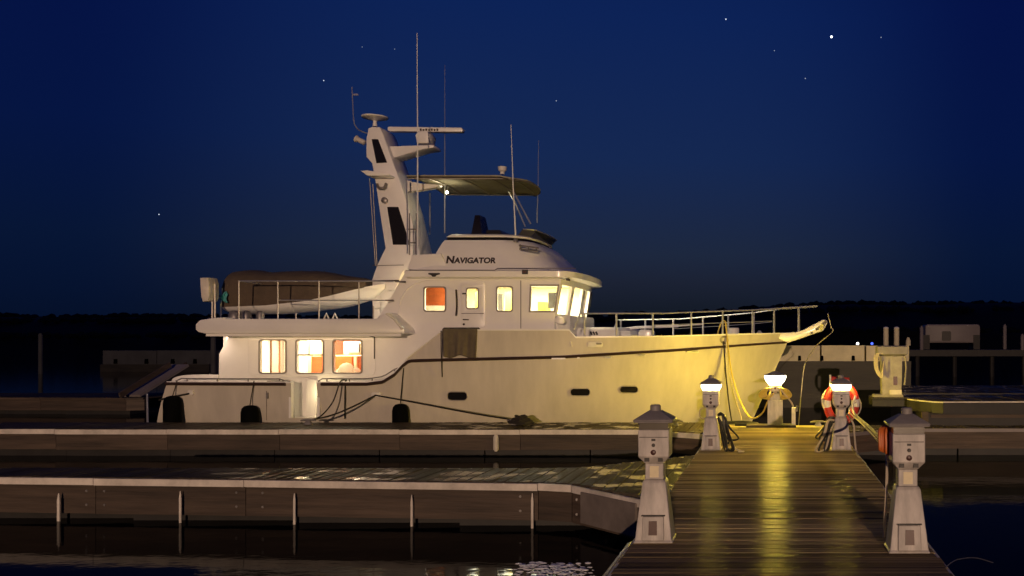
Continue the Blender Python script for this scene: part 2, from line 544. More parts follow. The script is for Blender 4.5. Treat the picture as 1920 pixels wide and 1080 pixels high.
# ------------------------------------------------------------------ docks
def plank_row(parent, spans, m, thick=0.04, zt=0.5):
    """spans: (x0, x1, y0, y1); each plank an object with slightly uneven height"""
    for x0, x1, y0, y1 in spans:
        o = Vector(((x0 + x1) / 2, (y0 + y1) / 2, zt - thick))
        hx, hy = (x1 - x0) / 2, (y1 - y0) / 2
        e = 0.006
        me = MB().frustum([(-hx, hx, -hy, hy, 0), (-hx, hx, -hy, hy, thick - e), (-hx + e, hx - e, -hy + e, hy - e, thick)])
        ob = me.build('plank', m, None, smooth=0)
        ob.parent = parent
        ob.location = o - origin(parent) + Vector((0, 0, R.uniform(-0.003, 0.002)))
        long_x = hx > hy
        a = R.gauss(0, 0.012 if m == 'wood' else 0.035)
        ob.rotation_euler = (a, R.gauss(0, 0.0008), R.gauss(0, 0.0009)) if long_x else (R.gauss(0, 0.0008), a, R.gauss(0, 0.0009))


PX0, PX1 = -1.08, 1.18
pier = thing('pier', 'wooden walkway pier running from the camera to the lit bow of the yacht', 'pier', (0.05, 11, 0.0))
y = 4.4
spans = []
while y < 17.22:
    wd = 0.138 + R.uniform(-0.003, 0.003)
    spans.append((PX0 + R.uniform(-0.012, 0.012), PX1 + R.uniform(-0.012, 0.012), y, y + wd))
    y += wd + 0.009
plank_row(pier, spans, 'wood')
for xx in (PX0, PX1):
    sg = 1 if xx > 0 else -1
    MB().box(xx - sg * 0.03, xx - sg * 0.09, 4.4, 17.2, 0.20, 0.452).build('side_beam', 'fascia', pier)
    MB().box(xx + sg * 0.012, xx - sg * 0.022, 4.4, 17.2, 0.40, 0.492).build('bumper_strip', 'strip', pier)
mb = MB()
for k in range(5): mb.box(-0.9, 1.0, 4.6 + k * 2.6, 6.6 + k * 2.6, -0.3, 0.2)
mb.build('float', 'flt', pier)
MB().box(PX0 + 0.05, PX1 - 0.05, 17.205, 17.245, 0.2, 0.455).build('end_beam', 'fascia', pier)


def finger(label, xa, xb, front, back, zt=0.5, faceh=0.38, posts=(), group='finger docks', strip_h=0.075, name='finger_dock', pw=0.138, strip_m='strip', fascia_m='fascia', bolts=False):
    """front/back: tables x -> y"""
    root = thing(name, label, 'dock', ((xa + xb) / 2, interp(front, (xa + xb) / 2), 0), group)
    spans = []
    x = xa
    while x < xb - 0.05:
        f0, b0 = max(interp(front, x), interp(front, x + pw)), min(interp(back, x), interp(back, x + pw))
        spans.append((x, x + pw, f0 + R.uniform(-0.004, 0.008), b0 + R.uniform(-0.02, 0.01)))
        x += pw + 0.009
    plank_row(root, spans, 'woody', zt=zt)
    for tab, sg in ((front, -1), (back, 1)):
        pts = [(x, y) for x, y in tab if xa < x < xb]
        pts = [(xa, interp(tab, xa))] + pts + [(xb, interp(tab, xb))]
        # pieces about two metres long, with a joint between them
        pieces = []
        for (x0, y0), (x1, y1) in zip(pts, pts[1:]):
            k = max(1, round(math.hypot(x1 - x0, y1 - y0) / (2.3 if x1 - x0 > 1 else 9)))
            pieces += [((lerp(x0, x1, i / k), lerp(y0, y1, i / k)), (lerp(x0, x1, (i + 1) / k), lerp(y0, y1, (i + 1) / k))) for i in range(k)]
        for (x0, y0), (x1, y1) in pieces:
            d = Vector((x1 - x0, y1 - y0, 0)); ln = d.length; d.normalize()
            g = d * 0.004
            dz = R.uniform(-0.004, 0.004)
            for nm, m, d0, d1, z0, z1 in (('fascia', fascia_m, -0.012, -0.07, zt - 0.04 - faceh, zt - 0.045), ('bumper_strip', strip_m, 0.028, -0.012, zt - strip_h - 0.012, zt - 0.010)):
                b = MB()
                b.loft([[(p[0], p[1] + sg * d0, z0 + dz), (p[0], p[1] + sg * d0, z1 + dz), (p[0], p[1] + sg * d1, z1 + dz), (p[0], p[1] + sg * d1, z0 + dz)] for p in (Vector((x0, y0, 0)) + g, Vector((x1, y1, 0)) - g)])
                fo = b.build(nm, m, root)
                if nm == 'fascia' and sg < 0 and bolts and ln > 1:
                    for t in (0.06, 0.94):
                        for zz in (0.10, 0.26):
                            q = Vector((lerp(x0, x1, t), lerp(y0, y1, t) + 0.014, zt - 0.04 - faceh + zz))
                            MB().revolve((0, 0, 0), [(0.016, 0), (0.014, 0.012), (0.0, 0.013)], 8).xf(Matrix.Translation(q) @ Matrix.Rotation(rad(90), 4, 'X')).build('bolt', 'iron', fo)
    b = MB()
    x = xa + 0.3
    while x < xb - 0.5:
        x1 = min(x + 1.9, xb - 0.1)
        b.box(x, x1, max(interp(front, x), interp(front, x1)) + 0.05, min(interp(back, x), interp(back, x1)) - 0.05, -0.3, zt - 0.04 - faceh + 0.02)
        x += 1.93
    b.build('float', 'flt', root)
    for px, y0, y1, r in posts:
        xx = X(px, 10.1)
        yy = interp(front, xx) - 0.045
        xx = X(px, yy)
        zz0, zz1 = Z(y1, yy), Z(y0, yy)
        MB().revolve((xx, yy, 0), [(r * 0.5, zz0), (r, zz0 + 0.03), (r, zz1 - 0.08), (r * 0.3, zz1)], 8).build('bumper_post', 'strip', root)
    return root


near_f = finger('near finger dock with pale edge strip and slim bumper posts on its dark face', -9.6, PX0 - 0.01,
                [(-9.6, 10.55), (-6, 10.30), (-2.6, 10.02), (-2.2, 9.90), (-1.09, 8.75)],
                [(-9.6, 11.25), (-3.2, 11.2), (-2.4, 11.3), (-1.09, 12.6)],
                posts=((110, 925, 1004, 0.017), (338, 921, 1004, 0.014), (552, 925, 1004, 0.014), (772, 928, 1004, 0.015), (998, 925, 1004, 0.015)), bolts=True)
# gusset cover on the near finger, by the pier
gd = Vector((1.11, -1.15, 0)).normalized()
gp = Vector((-1.95, 9.60, 0.28))
MB().obox(gp + Vector((0.06, -0.06, 0)) * 0.6 + gd * 0.30, gd, (1.0, 0.03, 0.33)).build('cover_plate', mat('grey_cover_plate', (0.20, 0.17, 0.15), 0.55, var=0.4, vscale=4), near_f)
MB().obox(gp + Vector((0.06, -0.06, 0)) * 1.0 + gd * 0.02 + Vector((0, 0, -0.02)), gd, (0.035, 0.03, 0.11)).build('slot', 'dark', near_f)

far_f = finger('long finger dock that the white yacht lies against', -15.2, PX0 - 0.01,
               [(-15.2, 16.62), (-9, 16.52), (-2.4, 16.45), (-1.09, 15.6)], [(-15.2, 17.98), (-1.09, 17.98)], faceh=0.34, strip_h=0.085)
for px in (930,):
    yy = 16.42
    MB().revolve((X(px, yy), yy, 0), [(0.02, 0.1), (0.05, 0.14), (0.05, 0.36), (0.03, 0.41)], 8).build('bumper_post', 'strip', far_f)
right_f = finger('short finger dock right of the life ring, opposite the yacht', PX1 + 0.01, 5.4,
                 [(1.19, 15.75), (2.2, 16.7), (5.4, 16.7)], [(1.19, 17.3), (5.4, 17.3)], faceh=0.34, strip_h=0.06, strip_m='tank')
raised = finger('raised dark dock with a thin pale curved edge at the right of the frame', X(1703, 18.2), 6.0,
                [(2.7, 18.35), (2.85, 17.9), (3.05, 17.5), (3.25, 17.35), (6.0, 17.5)], [(2.0, 19.6), (6.0, 19.9)], zt=0.96, faceh=0.2, strip_h=0.022, fascia_m='flt')  # black fascia: lack of lamplight put into the timber's colour
stub = finger('small dark platform under the service cabinet', X(1636, 18.6), X(1701, 18.6), [(1.9, 18.62), (2.9, 18.62)], [(1.9, 19.4), (2.9, 19.4)], zt=0.955, faceh=0.14, strip_h=0.02, strip_m='flt', fascia_m='flt')
for px in (1735,):
    MB().box(X(px - 6, 17.5), X(px + 6, 17.5), 17.5, 17.62, -0.3, 0.74).build('leg', 'fascia', raised)
MB().box(X(1745, 17.6), 6.0, 17.6, 17.68, 0.62, 0.68).build('cross_beam', 'fascia', raised)
finger('dark low dock behind the raised dock at the edge of the frame', 3.0, 9.0, [(3.0, 21.6), (9.0, 21.3)], [(3.0, 25.5), (9.0, 26)], zt=0.9, faceh=0.15, strip_h=0.03, strip_m='flt', fascia_m='flt')  # edges black, holding the background darkness in their colour
finger('dark dock in the shadows behind the stern of the yacht', -27.0, -18.6, [(-27, 27.2), (-19, 26.6), (-18.6, 26.8)], [(-27, 29.3), (-18.6, 29.6)], faceh=0.34, strip_h=0.05, strip_m='fascia')
gw = thing('gangway', 'sloping plank gangway rising behind the stern of the yacht', 'gangway', P(285, 715, 27))
a_, b_ = P(243, 742, 26.9), P(335, 685, 28.6)
d_ = (b_ - a_)
MB().obox((a_ + b_) / 2, d_, (d_.length, 0.75, 0.07)).build('ramp', 'tank', gw)
for sg in (-1, 1):
    MB().obox((a_ + b_) / 2 + Vector((0, sg * 0.4, 0.03)), d_, (d_.length, 0.05, 0.16)).build('side_rail', 'fascia', gw)

# threshold board at the pier end, under the middle pedestal
tag(MB().box(X(1400, 17.0), X(1492, 17.0), 16.75, 17.2, 0.504, 0.545).build('threshold_board', 'fascia'), 'dark board under the middle lit pedestal at the pier end', 'board')


def cleat(px, py, Y, label, rot=0.0):
    root = thing('cleat', label, 'cleat', P(px, py, Y), 'dock cleats')
    c = P(px, py, Y)
    b = MB()
    b.tube([c + Vector((-0.15, 0, 0.075)), c + Vector((-0.08, 0, 0.088)), c + Vector((0.08, 0, 0.088)), c + Vector((0.15, 0, 0.075))], [0.012, 0.02, 0.02, 0.012], 8)
    b.build('horn', 'iron', root)
    MB().frustum([(c.x - 0.07, c.x + 0.07, c.y - 0.04, c.y + 0.04, c.z), (c.x - 0.035, c.x + 0.035, c.y - 0.025, c.y + 0.025, c.z + 0.08)]).build('foot', 'iron', root)
    root.rotation_euler.z = rot
    return root


cleat(578, 796.0, 17.44, 'cleat on the far finger dock, left of the cockpit door gap')
cleat(1266, 797.8, 17.25, 'cleat on the far finger dock, right behind the near left pedestal')
cleat(965, 796.3, 17.40, 'cleat under the dark rope pile on the far finger dock')
cleat(1534, 799, 17.1, 'cleat at the pier end between the middle and life ring pedestals')


# ------------------------------------------------------------------ power pedestals
def pedestal(label, loc, lit=False, lens_h=0.05, column=False, flip=1, covers=True):
    """front at local y = -d; standing at z = 0"""
    root = thing('power_pedestal', label, 'pedestal', (0, 0, 0), 'power pedestals on the docks')
    pl = 'plastic'
    if column:
        MB().frustum([(-0.145, 0.145, -0.12, 0.12, 0), (-0.14, 0.14, -0.12, 0.12, 0.45)]).build('base', pl, root)
        MB().frustum([(-0.10, 0.10, -0.09, 0.09, 0.45), (-0.10, 0.10, -0.09, 0.09, 0.57)]).build('neck', pl, root)
    else:
        # flared foot with a door panel
        MB().frustum([(-0.150, 0.150, -0.150, 0.150, 0), (-0.150, 0.150, -0.150, 0.150, 0.012), (-0.140, 0.140, -0.140, 0.140, 0.02),
                      (-0.090, 0.090, -0.090, 0.090, 0.455), (-0.078, 0.078, -0.078, 0.078, 0.475)]).build('base', pl, root)
        MB().frustum([(-0.070, 0.070, -0.070, 0.070, 0.475), (-0.070, 0.070, -0.070, 0.070, 0.60)]).build('neck', pl, root)
        dr = MB().frustum([(-0.085, 0.085, -0.162, -0.12, 0.022), (-0.080, 0.080, -0.150, -0.10, 0.205)]).build('door', pl, root)
        MB().frustum([(-0.033, 0.033, -0.166, -0.15, 0.066), (-0.030, 0.030, -0.1605, -0.14, 0.172)]).build('window', 'redbrown', dr)
        MB().box(-0.09, 0.09, -0.150, -0.10, 0.207, 0.213).build('drip_edge', 'dark', root)
        MB().box(-0.034, 0.034, -0.0735, -0.06, 0.492, 0.58).build('label_plate', 'label', root)
    # head
    z0 = 0.60 if not column else 0.57
    MB().frustum([(-0.072, 0.072, -0.072, 0.072, z0), (-0.118, 0.118, -0.118, 0.118, z0 + 0.055), (-0.118, 0.118, -0.118, 0.118, 0.862 if not column else 0.735)]).build('head', pl, root)
    fc = MB().frustum([(-0.104, 0.104, -0.123, -0.11, z0 + 0.07), (-0.104, 0.104, -0.123, -0.11, 0.80 if not column else 0.72)]).build('outlet_panel', pl, root)
    if not column: MB().box(-0.108, 0.108, -0.121, -0.11, 0.803, 0.808).build('seam', 'dark', fc)
    s0 = len(fc.children)
    for zz, rr, mm in ((0.745, 0.014, 'dark'), (0.690, 0.021, 'redbrown')) if not column else ((0.680, 0.021, 'redbrown'),):
        b = MB().revolve((0, 0, 0), [(rr, 0), (rr, 0.008), (rr * 0.75, 0.011)], 12)
        b.xf(Matrix.Translation((flip * 0.0, -0.122, zz)) @ Matrix.Rotation(rad(90), 4, 'X'))
        b.build('socket', mm, fc)
    if not column: MB().box(-0.016, 0.016, -0.126, -0.121, 0.777, 0.794).build('breaker_switch', 'dark', fc)
    if covers:
        for sx in (-0.052, 0.052):
            b = MB().box(sx - 0.018, sx + 0.018, -0.118, -0.09, z0 + 0.018, z0 + 0.048)
            b.build('cable_port', 'dark', root)
    # lens and cap
    zl = 0.863 + lens_h
    if column:
        MB().revolve((0, 0, 0), [(0.10, 0.737), (0.13, 0.76), (0.18, 0.82), (0.205, 0.885), (0.20, 0.915)], 20).build('lamp_lens', 'lens_mid' if lit else 'lens_off', root)
        MB().revolve((0, 0, 0), [(0.212, 0.916), (0.212, 0.925), (0.10, 0.965), (0.05, 0.99), (0.0, 0.995)], 16).build('cap', 'cap', root)
    else:
        e = 0.138 if lit else 0.112
        MB().frustum([(-0.112, 0.112, -0.112, 0.112, 0.863), (-e, e, -e, e, 0.863 + lens_h * 0.55), (-e, e, -e, e, zl)]).build('lamp_lens', 'lens' if lit else 'lens_off', root)
        c = MB().frustum([(-0.146, 0.146, -0.146, 0.146, zl + 0.001), (-0.152, 0.152, -0.152, 0.152, zl + 0.02), (-0.152, 0.152, -0.152, 0.152, zl + 0.026),
                          (-0.052, 0.052, -0.052, 0.052, zl + 0.088)])
        cp = c.build('cap', 'cap', root)
        MB().revolve((0, 0, 0), [(0.042, zl + 0.086), (0.042, zl + 0.125), (0.034, zl + 0.135), (0.0, zl + 0.137)], 14).build('cap_knob', 'cap', cp)
    if lit:
        li = bpy.data.lights.new('pedestal_bulb', 'POINT')
        li.energy = 680 if column else 240
        li.color = (1.0, 0.71, 0.06)
        li.shadow_soft_size = 0.17 if column else 0.13
        bu = bpy.data.objects.new('pedestal_bulb', li)
        bu.parent = root
        bu.location = (0, 0, 0.83 if column else 0.863 + lens_h * 0.5)
        COL.objects.link(bu)
    for c_ in root.children:
        if c_.name.split('.')[0] in ('base', 'head', 'neck', 'cap', 'door'):
            bv = c_.modifiers.new('edge', 'BEVEL'); bv.width = 0.006; bv.segments = 2; bv.limit_method = 'ANGLE'; bv.angle_limit = rad(20)
    root.location = loc
    return root


DZ = 0.503
pn_l = pedestal('unlit pedestal in front at the left edge of the pier, dark red foot window', (-0.915, 7.04, DZ))
pn_r = pedestal('unlit pedestal in front at the right edge of the pier, orange cord behind it', (0.985, 6.70, DZ))
pf_l = pedestal('lit pedestal at the left pier edge with black hose coil beside it', (-0.905, 13.22, DZ), lit=True, lens_h=0.085)
pf_r = pedestal('lit pedestal wearing the red and white life ring', (0.985, 13.22, DZ), lit=True, lens_h=0.085)
pm = pedestal('brightest lit pedestal on a straight column at the pier end, cords draped over it', (0.035, 17.02, 0.546), lit=True, column=True)
# service cabinet on the far platform
YP = 18.75
cab = thing('service_cabinet', 'pale service cabinet with a grey head and hose, alone on the dark far platform', 'cabinet', (X(1672, YP), YP + 0.2, 0.96))
MB().frustum([(X(1638, YP), X(1694, YP), YP - 0.04, YP + 0.36, 0.958), (X(1640, YP), X(1692, YP), YP - 0.02, YP + 0.34, 1.01)]).build('base_plate', 'dimplastic', cab)
bo = MB().frustum([(X(1654, YP), X(1690, YP), YP, YP + 0.3, 1.01), (X(1653, YP), X(1692, YP), YP, YP + 0.3, Z(668, YP))]).build('body', 'dimplastic', cab)
MB().box(X(1675, YP), X(1682, YP), YP - 0.012, YP + 0.01, Z(722, YP), Z(706, YP)).build('window', 'redbrown', bo)
MB().box(X(1668, YP), X(1690, YP), YP - 0.05, YP - 0.002, 1.012, Z(731, YP)).build('step_box', 'strip', cab)
MB().frustum([(X(1652, YP), X(1694, YP), YP - 0.02, YP + 0.32, Z(667.5, YP)), (X(1645, YP), X(1702, YP), YP - 0.08, YP + 0.38, Z(664, YP)), (X(1645, YP), X(1702, YP), YP - 0.08, YP + 0.38, Z(650, YP)), (X(1650, YP), X(1697, YP), YP - 0.04, YP + 0.34, Z(648, YP))]).build('head', 'cap', cab)
MB().tube(smoothpts([P(1697, 669, YP), P(1699, 690, YP), P(1696, 722, YP)], 5), 0.02, 6).build('conduit', 'dimplastic', cab)

# ------------------------------------------------------------------ motor yacht
YC = 20.65
yacht = thing('motor_yacht', 'white trawler yacht with lit cabin windows lying along the far finger dock', 'yacht', (-6, YC, 0))
XS, LS = -12.45, 12.80


def hull(s, z):
    v = min(max((z + 0.5) / 2.8, 0), 1.05)
    B = 2.3 * (0.62 + 0.38 * (1 - abs(1 - v) ** 4))
    s0 = 0.46 + 0.14 * v
    p = 1.7 + 0.75 * v
    k = 1.0
    if s > s0: k = max(1 - ((s - s0) / (1 - s0)) ** p, 0.012)
    if s < 0.25: k -= 0.10 * (1 - s / 0.25) ** 2
    stem = -0.62 + 0.45 * z
    x = XS + LS * s + (stem - (XS + LS)) * max(s, 0) ** 7
    x += -0.30 * max(0, 1 - s / 0.12) ** 2 * max(0, (1.27 - z) / 0.8)
    return x, B * k


def s_at(x, z=1.5):
    lo, hi = 0.0, 1.0
    for _ in range(40):
        m_ = (lo + hi) / 2
        if hull(m_, z)[0] < x: lo = m_
        else: hi = m_
    return (lo + hi) / 2


def hp(s, z, side=-1, out=0.0):
    x, b = hull(s, z)
    return Vector((x, YC + side * (b + out), z))


def s_px(px, z):
    """station where the near side at height z shows at column px"""
    lo, hi = 0.0, 1.0
    for _ in range(40):
        m_ = (lo + hi) / 2
        q = hp(m_, z)
        if VX + q.x * F / q.y < px: lo = m_
        else: hi = m_
    return (lo + hi) / 2


def xz(px, py, Y=18.4): return (X(px, Y), Z(py, Y))
top_tab = [(-13, 1.27)] + [xz(*q) for q in ((690, 717), (718, 713), (742, 698), (757, 682), (768, 669), (800, 644), (832, 619), (1066, 619), (1078, 632.5))] + [(-2.35, 2.21), (-0.08, 2.30), (0.6, 2.34)]
rail_tab = [(-13, 1.255)] + [xz(*q) for q in ((690, 719), (720, 715), (744, 700), (757, 685), (770, 675.5), (820, 674))] + [(-4.3, 1.80), (-2.2, 1.93), (0.0, 2.11), (0.6, 2.15)]
def ztop(x): return interp(top_tab, x)
def zrail(x): return interp(rail_tab, x)
GX0, GX1 = X(546, 18.4), X(595, 18.4)

sx = sorted(set([XS + 0.02 + i * (LS - 0.04) / 70 for i in range(71)] + [t[0] for t in top_tab[1:-1]] + [GX0 - 0.003, GX0, GX1, GX1 + 0.003]))
ROWS = 12
for side, nm in ((-1, 'near'), (1, 'far')):
    pass
mb = MB()
for side in (-1, 1):
    rings = []
    for x in sx:
        t = ztop(x)
        if side < 0 and GX0 - 0.001 < x < GX1 + 0.001: t = 0.55
        s = s_at(x, 1.27)
        rings.append([hp(s, lerp(-0.5, t, (j / ROWS)), side) for j in range(ROWS + 1)])
    mb.loft(rings, cap=False, closed=False)
    if side < 0: r_near = rings[0]
    else: r_far = rings[0]
# transom
tr = [r_near, [Vector((lerp(a.x, b.x, 0.5) - 0.12, YC, a.z)) for a, b in zip(r_near, r_far)], r_far]
mb.loft(tr, cap=False, closed=False)
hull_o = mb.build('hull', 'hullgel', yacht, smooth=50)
# inner bulwark and cap
mb = MB(); cap = MB()
for side in (-1, 1):
    seg = []
    def flush(seg):
        if len(seg) > 1:
            mb.loft([[b, c] for a, b, c in seg], cap=False, closed=False)
            cap.loft([[a + Vector((0, side * 0.02, -0.012)), a + Vector((0, side * 0.02, 0.018)), b + Vector((0, -side * 0.02, 0.018)), b + Vector((0, -side * 0.02, -0.012))] for a, b, c in seg], closed=True, cap=True)
    for x in sx:
        gap = side < 0 and GX0 - 0.001 < x < GX1 + 0.001
        if gap:
            flush(seg); seg = []
            continue
        s = s_at(x, 1.27)
        a = hp(s, ztop(x), side)
        off = min(0.10, hull(s, ztop(x))[1] * 0.8)
        b = a - Vector((0, side * off, 0))
        zd = 0.55 if x < X(768, 18.4) else 1.70
        xd, bd_ = hull(s, min(zd, b.z))
        c = Vector((xd - (0.02 if s > 0.9 else 0), YC + side * max(min(abs(b.y - YC) - 0.02, bd_ - 0.05), 0.005), min(zd, b.z)))
        seg.append((a, b, c))
    flush(seg)
mb.build('bulwark_lining', 'gel', yacht, smooth=50)
cap.build('cap_rail', 'gel', yacht, smooth=50)
# gate posts of the boarding gap
for gx, sg in ((GX0, -1), (GX1, 1)):
    yy = hp(s_at(gx, 1.0), 1.0).y
    MB().box(gx, gx + sg * 0.05, yy + 0.004, yy + 0.10, 0.55, 1.262).build('gate_post', 'gel', yacht)
# decks
for nm, x0, x1, zz in (('cockpit_deck', XS + 0.1, X(768, 18.4), 0.548), ('fore_deck', X(768, 18.4), 0.08, 1.70)):
    b = MB()
    st = [lerp(x0, x1, i / 24) for i in range(25)]
    b.loft([[Vector((x, YC - max(hull(s_at(x, zz), zz)[1] - 0.03, 0.01), zz)), Vector((x, YC + max(hull(s_at(x, zz), zz)[1] - 0.03, 0.01), zz))] for x in st], cap=False, closed=False)
    b.build(nm, 'gel', yacht)
# rub rail
for side in (-1, 1):
    segs = [[]]
    for x in sx:
        if side < 0 and GX0 - 0.01 < x < GX1 + 0.01:
            if segs[-1]: segs.append([])
            continue
        s = s_at(x, 1.4)
        segs[-1].append(hp(s, zrail(x) - 0.012, side, 0.025))
    b = MB()
    for sgm in segs:
        if len(sgm) > 1: b.loft([[q + Vector((0, side * dy, dz * interp([(-8, 0.75), (-4, 0.68), (0.3, 0.5)], q.x))) for dy, dz in ((-0.03, -0.05), (0.02, -0.04), (0.035, 0), (0.02, 0.04), (-0.03, 0.045))] for q in sgm])
    b.build('rub_rail', 'rub', yacht)
# thin steel guard rail over the low cap aft
for pa, pb in ((322, 540), (600, 752)):
    pts, posts = [], MB()
    for k in range(19):
        px = lerp(pa, pb, k / 18)
        x = X(px, 18.5)
        s = s_at(x, 1.3)
        q = hp(s, ztop(x), -1, -0.05)
        q.z += 0.075 if 0 < k < 18 else 0.02
        pts.append(q)
        if k % 5 == 2: posts.tube([q, q - Vector((0, 0, 0.09))], 0.012, 6)
    gr = MB().tube(pts, 0.013, 6).build('guard_rail', 'iron', yacht)
    posts.build('post', 'iron', gr)

# ---- house walls
YW = 19.0
M_wall = 'gel'
wall = pxpoly([(409, 800), (411, 664), (432, 625), (700, 625), (704, 601), (722, 576), (762, 506.5), (1052, 506.5), (1040, 596), (1040, 800)], YW)
salon_w = [(488, 638, 537, 699), (557, 638, 607, 699), (626, 638, 679, 699)]
pil_w = [(796, 539, 835, 583), (932, 538, 960, 583)]
door_r = (866, 532, 908, 613)
holes = [pxrect(*w_, YW, 0.06) for w_ in salon_w] + [pxrect(*w_, YW, 0.05) for w_ in pil_w] + [pxrect(*door_r, YW, 0.05)]
fw = pxpoly([(996, 536), (1046, 536), (1039, 583), (994, 583)], YW)
holes.append(fw)
MB().prism(wall, YW, YW + 0.07, holes).build('house_wall', M_wall, yacht)
YF = 2 * YC - YW
MB().prism([(a, b) for a, b in wall], YF - 0.07, YF).build('house_wall', M_wall, yacht)
# raised panel round the salon windows, and a moulded arch on the pilothouse
MB().prism(pxrect(466, 630, 704, 706, YW, 0.12), YW - 0.022, YW + 0.01, [pxrect(*w_, YW, 0.06) for w_ in salon_w], 0.008).build('window_panel', M_wall, yacht)
arch = [(746, 600), (747, 580), (752, 560), (762, 543), (776, 532), (795, 526), (830, 524), (1050, 524)]
b = MB()
b.tube([P(a, c, YW - 0.0) for a, c in arch], 0.014, 6)
b.build('moulding', M_wall, yacht)


def window(outl, Y, name='window', fr=0.028, proud=0.012, framem='dark', parent=None, pane='pane'):
    cx = sum(q[0] for q in outl) / len(outl); cz = sum(q[1] for q in outl) / len(outl)
    w_ = max(q[0] for q in outl) - min(q[0] for q in outl); h_ = max(q[1] for q in outl) - min(q[1] for q in outl)
    outer = [(cx + (a - cx) * (1 + 2 * fr / w_), cz + (c - cz) * (1 + 2 * fr / h_)) for a, c in outl]
    inner = [(cx + (a - cx) * (1 - 0.012 / w_), cz + (c - cz) * (1 - 0.012 / h_)) for a, c in outl]
    fo = MB().prism(outer, Y - proud, Y + 0.0, [inner]).build(name, framem, parent or yacht)
    pn = MB().prism(outl, Y + 0.022, Y + 0.028).build('pane', pane, fo)
    return fo


fram = mat('window_frame_metal', (0.30, 0.27, 0.24), 0.35, metal=0.4, var=0.1)
for w_ in salon_w:
    window(pxrect(*w_, YW, 0.06), YW - 0.022, framem=fram, fr=0.022)
for w_ in pil_w:
    window(pxrect(*w_, YW, 0.05), YW, framem=fram, fr=0.022)
window(fw, YW, framem=fram, fr=0.03)
# sliding bars in the middle salon window
MB().box(X(558, YW), X(606, YW), YW + 0.004, YW + 0.02, Z(667, YW), Z(664, YW)).build('window_bar', fram, yacht)
MB().box(X(578, YW), X(580, YW), YW + 0.004, YW + 0.02, Z(664, YW), Z(639, YW)).build('window_bar', fram, yacht)
# door
dw = pxrect(876, 541, 897, 578, YW, 0.05)
dw_out = pxrect(864.5, 530.5, 909.5, 614.5, YW, 0.055)
door = MB().prism(dw_out, YW - 0.022, YW - 0.002, [dw], 0.004).build('door', M_wall, yacht)
window(dw, YW - 0.024, parent=door, framem=fram, fr=0.02)
MB().tube([P(868, 599, YW - 0.05), P(879, 599.5, YW - 0.05)], 0.012, 6).build('handle', 'rub', door)
MB().revolve((0, 0, 0), [(0.022, 0), (0.022, 0.02)], 12).xf(Matrix.Translation(P(870, 608, YW - 0.020)) @ Matrix.Rotation(rad(90), 4, 'X')).build('lock', 'dark', door)
MB().box(X(866, YW), X(908, YW), YW - 0.0255, YW - 0.021, Z(588.2, YW), Z(587.2, YW)).build('groove', 'rub', door)
MB().box(X(868, YW), X(876, YW), YW - 0.045, YW - 0.022, Z(552, YW), Z(549.5, YW)).build('hinge', 'dark', door)
# grab rail left of the door
gr = MB().tube(smoothpts([P(855, 545, YW), P(855, 546, YW - 0.07), P(856, 570, YW - 0.07), P(855, 589, YW - 0.07), P(855, 591, YW)], 4), 0.016, 6).build('grab_rail', 'rub', yacht)
MB().box(X(976, YW), X(977.2, YW), YW - 0.004, YW + 0.0, Z(616, YW), Z(526, YW)).build('panel_seam', 'dark', yacht)
# raised rail and drip strip details of the salon wall
MB().tube([P(693, 630, YW - 0.03), P(702, 632, YW - 0.03), P(702, 673, YW - 0.03)], 0.012, 6).build('grab_rail', 'rub', yacht)
MB().tube([P(435, 629, YW - 0.05), P(560, 630.5, YW - 0.05), P(690, 629, YW - 0.05)], 0.012, 6).build('awning_rail', 'strip', yacht)
# aft wall, bulkhead, pilothouse floor, inner linings
def slab(name, m, x0, x1, y0, y1, z0, z1, par=None): return MB().box(x0, x1, y0, y1, z0, z1).build(name, m, par or yacht)
xa0 = X(413, YW)
slab('aft_bulkhead', M_wall, xa0 + 0.02, xa0 + 0.08, YW + 0.071, YF - 0.071, 0.55, 2.26)
slab('inner_bulkhead', 'orange', X(700, YW), X(700, YW) + 0.05, YW + 0.071, YF - 0.071, 0.55, 2.26)
slab('pilothouse_sole', 'cream', X(735, YW), X(1038, YW), YW + 0.071, YF - 0.071, 2.20, 2.26)
# salon furniture seen through the windows
slab('salon_lining', 'orange', xa0 + 0.09, X(699, YW), 21.0, 21.05, 0.56, 2.25)
def curtain(px0, px1, Y, z0, z1, nm='curtain', m='curtain'):
    x0, x1 = X(px0, Y), X(px1, Y)
    rows = []
    N = 28
    for k in range(N + 1):
        t = k / N
        rows.append([(lerp(x0, x1, t), Y + 0.02 * math.sin(t * 4.5 * 2 * PI), z0), (lerp(x0, x1, t), Y + 0.02 * math.sin(t * 4.5 * 2 * PI), z1)])
    b = MB().loft(rows, cap=False, closed=False)
    return b.build(nm, m, yacht, smooth=60)
for a_c, b_c in ((505, 510), (521, 525), (532, 537)): curtain(a_c, b_c, 19.24, 1.40, 2.2, m='drape')
curtain(487, 506, 19.16, 1.40, 2.2); curtain(510, 522, 19.16, 1.40, 2.2); curtain(526, 534, 19.16, 1.40, 2.2)
curtain(557, 577, 19.16, 1.36, 2.2)
slab('locker', 'orange', X(588, 19.8), X(612, 19.8), 19.7, 20.2, 0.56, Z(668, 19.8))
slab('locker_front', 'cream', X(577, 19.75), X(587, 19.75), 19.75, 20.1, 0.56, 2.2)
slab('bulkhead_panel', mat('beige_panel', (0.34, 0.24, 0.15), 0.5, var=0.1), X(580, 19.9), X(612, 19.9), 20.3, 20.33, Z(666, 19.9), 2.2)
tv = MB().prism(pxrect(650, 643, 674, 661, 20.2, 0.02), 20.17, 20.24).build('screen', 'greyin', yacht)
MB().prism(pxrect(646, 640, 678, 664, 20.3, 0.02), 20.26, 20.30).build('screen_frame', 'cream', yacht)
